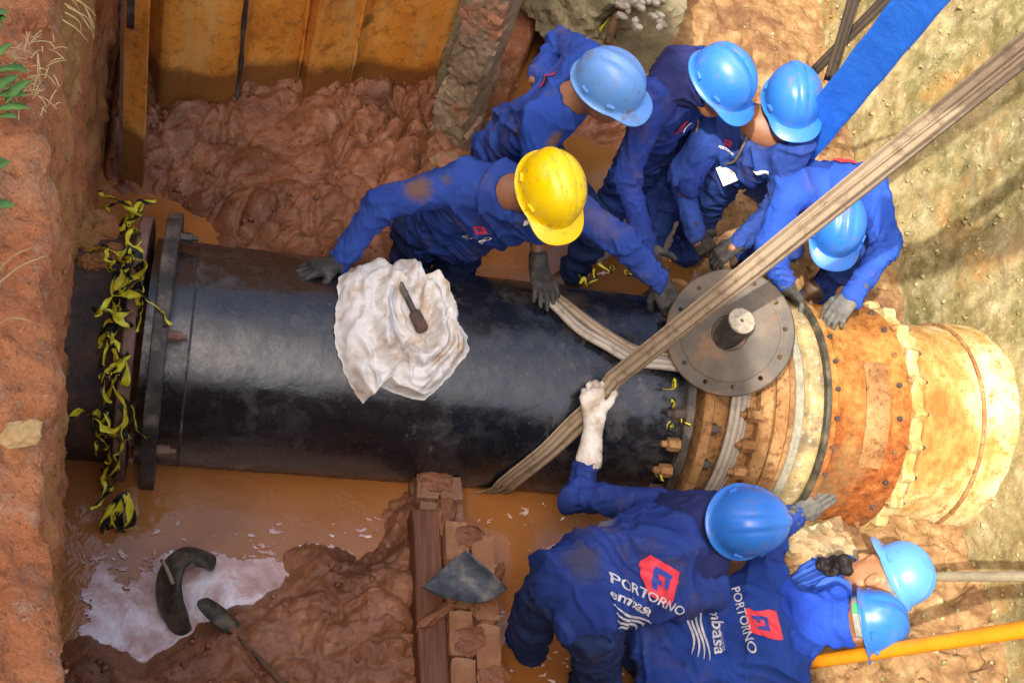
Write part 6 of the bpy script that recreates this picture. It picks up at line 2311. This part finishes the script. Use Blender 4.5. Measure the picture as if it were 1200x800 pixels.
def badge(key, c, w, h, dirx, lany):
    P = PEOPLE[key]
    p, n = hit(P['bvh'], *c)
    if p is None:
        return
    n = norm(n * 0.4 + norm(np.array(CAM_POS) - p))
    r = norm(CAM_R @ np.array((dirx[0], dirx[1], 0)))
    r = norm(r - n * (r @ n))
    u = np.cross(n, r)
    ax = np.array([r, u, n])
    base = P['base']
    q = p + n * 0.022
    bd = Geo().box(q - base, (w, h, 0.0012), ax, 0.0004).make('badge', MAT['white'], P['root'])
    g = Geo()
    for k in range(4):
        g.box(q + n * 0.0016 + u * (h * 0.55 - k * h * 0.33) - r * w * 0.1 - base, (w * (0.65 - 0.08 * (k % 3)), h * 0.05, 0.0004), ax)
    g.box(q + n * 0.0016 + r * w * 0.65 + u * h * 0.2 - base, (w * 0.22, h * 0.32, 0.0004), ax)
    g.make('badge_print', MAT['strapgrey'], bd)
    pts = [q + u * h * 1.05]
    for px in lany:
        l, ln = hit(P['bvh'], *px)
        if l is not None:
            pts.append(l + ln * 0.008)
    if len(pts) >= 2:
        L = spline(pts, 8) - base
        Geo().ribbon(L, n, 0.010, 0.0015, 0, 3).make('lanyard', MAT['strapdark'], P['root'], True, True)
# ------------------------------------------------------------------ the eight workers
BLUE, BLUE2 = (0.014, 0.036, 0.180), (0.028, 0.068, 0.300)
MUDC = (0.15, 0.085, 0.05)

def outfit(key, shirt_stains=(), grime=0.35, base=BLUE, light=BLUE2, helmet_='helmet_blue', skin='skin', trousers='trouser'):
    return dict(shirt=m_shirt('shirt_' + key, 'blue_shirt_cloth', base, light, shirt_stains, grime), trousers=MAT[trousers], helmet=MAT[helmet_], skin=MAT[skin])

def build_people():
    # yellow helmet, leaning on the pipe with both hands
    J = dict(neck=(-0.20, 0.33, 0.80), shR=(-0.375, 0.40, 0.745), shL=(0.00, 0.285, 0.82), elR=(-0.66, 0.33, 0.635), wrR=at(399, 305, d=4.52), elL=at(730, 284, d=4.52), wrL=at(772, 330, d=4.59),
             pel=(-0.31, 0.63, 0.22), hipL=(-0.22, 0.63, 0.2), hipR=(-0.40, 0.64, 0.2), knL=(-0.20, 0.58, -0.2), knR=(-0.42, 0.60, -0.2), anL=(-0.18, 0.66, -0.52), anR=(-0.44, 0.68, -0.52))
    p, n = on_pipe(372, 322, 0.0)
    hA = [dict(W=np.array(J['wrR']) + (-0.012, -0.008, -0.012), d=(-0.94, -0.32, -0.14), n=(0, -0.25, -1), right=True, mat=MAT['glovedark'], curl=0.16, spread=0.16, cuff=0.06, forearm=np.array(J['elR'])),
          dict(W=np.array(J['wrL']), d=cam_dir(0.45, 0.80, 0.28), n=cam_dir(0.2, 0.2, 1), right=False, mat=MAT['glovedark'], curl=0.42, spread=0.08, cuff=0.05, forearm=np.array(J['elL']))]
    person('A', 'person in a yellow helmet leaning on the black pipe with both gloved hands', J, at(653, 216, d=4.27), cam_dir(0.36, -0.22, -0.90), cam_dir(0.18, 0.95, 0.1),
           outfit('A', [(at(490, 215, d=4.4), 0.085, MUDC), (at(455, 222, d=4.4), 0.04, (0.20, 0.06, 0.06)), (at(520, 205, d=4.4), 0.05, (0.10, 0.075, 0.05))], 0.5, helmet_='helmet_yellow'), hA, style=1, big=1.06, hat_scale=1.04,
           collar=(at(600, 222, d=4.36), at(618, 226, d=4.1), 0.072, 0.11))
    text_on('print_name', 'PORTORNO', 'A', (549, 279), (580, 277), (0, -1), MAT['white'], 0.03, 1.2)
    logo_on('A', (559, 274), (572, 273), (0, -1))
    conform('print_emblem', [(0, 0), (0.6, 0.05), (1, 0.45), (0.3, 0.35)], [(0, 1, 2, 3)], 'A', (613, 263), (628, 259), (0, -1), MAT['white'])
    # bent man on the left, dusty pale helmet, bare forearm
    J = dict(neck=(0.03, 0.72, 0.97), shR=(-0.095, 0.60, 0.89), shL=(0.115, 0.885, 1.01), elR=(-0.05, 0.465, 0.64), wrR=(-0.005, 0.275, 0.49), elL=(0.045, 1.12, 0.89), wrL=(-0.05, 0.98, 0.82),
             pel=(-0.06, 0.99, 0.44), knL=at(700, 262, d=5.12), anL=at(672, 318, d=5.36), knR=(-0.12, 0.90, 0.0), anR=(-0.12, 0.98, -0.40), toeL=at(655, 330, d=5.36))
    hB = [dict(W=np.array(J['wrR']) + (0.005, -0.015, -0.02), d=(0.05, -0.93, 0.10), n=(0, -0.35, -0.93), right=True, mat=MAT['glovedark'], curl=0.22, spread=0.10, cuff=0.05, cuff_r=0.036, forearm=np.array(J['elR']))]
    person('B', 'person in a dusty pale blue helmet with a muddy shirt bending behind the yellow helmet', J, at(720, 88, d=4.50), cam_dir(0.28, -0.42, -0.86), cam_dir(0.78, 0.62, 0.1),
           outfit('B', [(at(622, 158, d=4.66), 0.075, MUDC), (at(650, 168, d=4.6), 0.06, (0.17, 0.10, 0.06))], 0.5, (0.016, 0.050, 0.26), (0.030, 0.080, 0.38), 'helmet_dust'), hB, bare_forearm='R', style=0,
           collar=(at(676, 108, d=4.6), at(700, 130, d=4.35), 0.07, 0.10))
    conform('print_sleeve', [(0, 0), (1, 0), (1, 0.35), (0, 0.35)], [(0, 1, 2, 3)], 'B', (634, 104), (652, 88), (-1, -1), MAT['red'])
    # upright man in a navy hood
    J = dict(neck=(0.50, 0.91, 0.99), shR=(0.375, 0.78, 0.94), shL=(0.625, 1.05, 0.94), elR=(0.325, 0.60, 0.70), wrR=(0.46, 0.43, 0.50), elL=(0.78, 0.93, 0.70), wrL=(0.66, 0.72, 0.58),
             pel=(0.61, 1.08, 0.44), knL=(0.74, 1.02, 0.0), knR=(0.50, 0.98, 0.0), anL=(0.74, 1.08, -0.40), anR=(0.48, 1.04, -0.40))
    hC = [dict(W=np.array(J['wrR']), d=cam_dir(0.35, 0.8, 0.4), n=cam_dir(0.5, 0.1, 0.8), right=True, mat=MAT['glovedark'], curl=0.35, cuff=0.05, forearm=np.array(J['elR']))]
    person('C', 'person in a navy hood under a bright blue helmet between two other helmets', J, at(855, 85, d=4.78), cam_dir(0.42, -0.36, -0.83), cam_dir(0.5, 0.85, 0.1),
           outfit('C', (), 0.5, (0.012, 0.028, 0.160), (0.022, 0.050, 0.250), 'helmet_blue', trousers='trouserblue'), hC, flap='hood', style=2, hood_seed=1.0)
    logo_on('C', (800, 150), (806, 140), (-0.7, -0.7))
    conform('print_bar', [(0, 0), (1, 0), (1, 0.2), (0, 0.2)], [(0, 1, 2, 3)], 'C', (801, 154), (811, 143), (-0.7, -0.7), MAT['white'])
    badge('C', (810, 184), 0.014, 0.038, (0.9, 0.35), [(814, 160), (817, 140)])
    # man with the badge on his chest
    J = dict(neck=(0.885, 0.84, 0.875), shR=(0.745, 0.93, 0.80), shL=(1.00, 0.70, 0.905), elR=(0.64, 0.78, 0.58), wrR=(0.74, 0.60, 0.42), elL=(1.03, 0.62, 0.63), wrL=(0.865, 0.475, 0.535),
             pel=(0.85, 1.04, 0.34), knL=(0.98, 0.98, -0.08), knR=(0.76, 0.96, -0.08), anL=(0.98, 1.02, -0.40), anR=(0.74, 1.0, -0.42))
    hD = [dict(W=np.array(J['wrL']), d=cam_dir(-0.75, 0.55, 0.35), n=cam_dir(0.3, 0.5, 0.8), right=False, mat=MAT['glovedark'], curl=0.45, cuff=0.05, forearm=np.array(J['elL'])),
          dict(W=np.array(J['wrR']), d=cam_dir(0.6, 0.6, 0.5), n=cam_dir(0.3, 0.2, 0.9), right=True, mat=MAT['glovedark'], curl=0.45, cuff=0.05, forearm=np.array(J['elR']))]
    person('D', 'person with a white chest badge and glossy blue helmet next to the blue hose', J, at(933, 106, d=4.98), cam_dir(0.03, -0.46, -0.88), cam_dir(0.02, 0.95, 0.1),
           outfit('D', (), 0.4, (0.014, 0.038, 0.185), (0.028, 0.068, 0.290), 'helmet_blue', trousers='trouserblue'), hD, style=1,
           collar=(at(890, 150, d=5.06), at(893, 172, d=4.8), 0.07, 0.10))
    text_on('print_name', 'PORTORNO', 'D', (842, 172), (859, 182), (0.5, -0.85), MAT['white'], 0.03, 1.2)
    logo_on('D', (849, 169), (857, 173), (0.5, -0.85))
    conform('print_emblem', [(0, 0), (1, 0), (0.9, 0.35), (0.1, 0.3)], [(0, 1, 2, 3)], 'D', (882, 198), (902, 204), (0.2, -1), MAT['white'])
    badge('D', (852, 203), 0.034, 0.042, (0.85, -0.4), [(862, 188), (872, 168), (878, 150)])
    # crouching man behind the coupling
    J = dict(neck=(1.215, 0.62, 0.77), shR=(1.03, 0.60, 0.76), shL=(1.39, 0.65, 0.80), elR=(0.925, 0.37, 0.65), wrR=(1.045, 0.29, 0.53), elL=(1.44, 0.40, 0.72), wrL=(1.30, 0.215, 0.60),
             pel=(1.40, 0.98, 0.40), knL=(1.49, 0.58, 0.50), anL=at(950, 348, d=5.62), knR=(1.20, 0.66, 0.38), anR=(1.16, 0.80, 0.12), toeL=at(925, 372, d=5.62))
    hE = [dict(W=np.array(J['wrR']), d=(0.75, -0.30, -0.5), n=(0.2, -0.55, -0.8), right=True, mat=MAT['glovegrey'], curl=0.4, cuff=0.05, forearm=np.array(J['elR'])),
          dict(W=np.array(J['wrL']), d=(-0.55, -0.6, -0.5), n=(-0.1, -0.4, -0.9), right=False, mat=MAT['glovegrey'], curl=0.4, cuff=0.05, forearm=np.array(J['elL']))]
    person('E', 'person crouching with head down behind the orange coupling, right of the others', J, at(986, 258, d=5.04), cam_dir(0.06, -0.20, -0.97), cam_dir(-0.10, 0.95, 0.1),
           outfit('E', (), 0.3, (0.014, 0.052, 0.29), (0.026, 0.085, 0.41), 'helmet_blue', trousers='trouserblue'), hE, style=0, open_neck=False)
    conform('print_back', [(0, 0), (1, 0), (1, 0.4), (0, 0.4)], [(0, 1, 2, 3)], 'E', (976, 190), (1003, 194), (0, -1), MAT['red'])
    # man in front with the white glove on the sling
    J = dict(neck=(0.455, -0.87, 0.53), shL=(0.37, -0.735, 0.42), shR=(0.50, -1.06, 0.46), elL=at(676, 580, d=4.36), wrL=at(689, 543, d=4.44), elR=(0.62, -0.98, 0.20), wrR=(0.74, -0.80, 0.02),
             pel=(0.01, -1.13, 0.55), hipL=(-0.04, -1.07, 0.50), hipR=(0.06, -1.22, 0.50), knL=(-0.04, -1.06, 0.13), anL=(0.05, -1.05, -0.24), knR=(0.20, -1.22, 0.12), anR=(0.22, -1.26, -0.28))
    hG = [dict(W=at(697, 491, d=4.455), d=cam_dir(-0.10, -0.93, 0.20), n=cam_dir(0.25, -0.1, 0.95), right=False, mat=MAT['glovewhite'], curl=0.62, curl_tip=0.9, spread=0.06, cuff=0.155, cuff_r=0.050, forearm=at(688, 553, d=4.43), scale=1.04)]
    person('G', 'person bent over in front gripping the sling with a white glove', J, at(886, 611, d=4.10), cam_dir(0.52, -0.12, -0.84), cam_dir(0.85, 0.0, 0.5),
           outfit('G', [(at(700, 610, d=4.1), 0.07, (0.14, 0.13, 0.16)), (at(690, 650, d=3.8), 0.10, (0.045, 0.045, 0.08))], 0.55, (0.012, 0.028, 0.145), (0.024, 0.054, 0.240), 'helmet_blue'), hG, flap='hood', style=1, green=True, hood_seed=2.5, hat_scale=1.03, big=0.95)
    text_on('print_name', 'PORTORNO', 'G', (714, 681), (795, 720), (0.45, -0.85), MAT['white_dull'], 0.012, 0.75)
    logo_on('G', (753, 692), (783, 709), (0.45, -0.9))
    text_on('print_client', 'embasa', 'G', (713, 699), (758, 722), (0.45, -0.85), MAT['white_dull'], 0.02, 0.75)
    waves_on('G', (718, 705), (764, 728), (0.45, -0.85))
    # man at the bottom edge, back to the camera
    J = dict(neck=(0.915, -1.075, 0.25), shL=(0.825, -0.91, 0.27), shR=(0.875, -1.24, 0.18), elL=(0.945, -0.68, 0.13), wrL=at(931, 603, d=5.01), elR=(1.08, -1.38, -0.04), wrR=(1.24, -1.25, -0.15),
             pel=(0.46, -1.20, 0.16), hipL=(0.45, -1.10, 0.12), hipR=(0.47, -1.30, 0.12), knL=(0.50, -1.06, -0.28), knR=(0.52, -1.34, -0.28), anL=(0.14, -1.10, -0.38), anR=(0.16, -1.36, -0.38))
    hH = [dict(W=at(934, 601, d=5.005), d=cam_dir(0.86, -0.40, 0.15), n=cam_dir(-0.05, -0.30, 0.95), right=False, mat=MAT['glovegrey'], curl=0.10, spread=0.04, cuff=0.06, forearm=np.array(J['elL']))]
    person('H', 'person at the bottom edge with a red logo on the back and blue neck cloth', J, at(1037, 727, d=4.58), cam_dir(0.93, -0.16, -0.32), cam_dir(0.12, 0.75, 0.62),
           outfit('H', (), 0.35, (0.011, 0.035, 0.190), (0.022, 0.064, 0.310), 'helmet_blue'), hH, flap='hoodblue', style=2, green=True, hood_seed=4.0, big=1.06, hat_scale=0.93)
    text_on('print_name', 'PORTORNO', 'H', (857, 690), (878, 766), (1, -0.2), MAT['white_dull'], 0.012, 1.05)
    logo_on('H', (873, 714), (878, 741), (1, -0.2), 1.15)
    text_on('print_client', 'embasa', 'H', (826, 706), (837, 767), (1, -0.2), MAT['white_dull'], 0.012, 1.0)
    text_on('print_small', 'A SERVIÇO DA', 'H', (841, 735), (847, 762), (1, -0.2), MAT['white_dull'], 0.0, 1.0)
    waves_on('H', (824, 712), (834, 774), (1, -0.2))
    # bearded man at the far right
    nk = at(1000, 689, d=4.90)
    lat = cam_dir(-0.40, 0.15, -0.90)
    J = dict(neck=nk, shL=nk + lat * 0.13 + cam_dir(-1, 0.3, 0.3) * 0.07, shR=nk - lat * 0.16 + cam_dir(-1, 0.3, 0.3) * 0.07, pel=(1.10, -0.86, -0.30), elL=(1.10, -0.98, -0.06), elR=(1.22, -0.68, -0.10))
    person('I', 'person with a black beard and a pale blue helmet in profile at lower right', J, at(1069, 667, d=4.78), cam_dir(0.80, -0.46, -0.38), cam_dir(-0.42, -0.72, 0.55),
           outfit('I', (), 0.1, (0.020, 0.070, 0.46), (0.05, 0.14, 0.58), 'helmet_pale', 'skinlight'), (), style=2, legs=False, beard=True, hat_scale=0.88, hat_off=(0, 0.01, -0.03))
build_people()
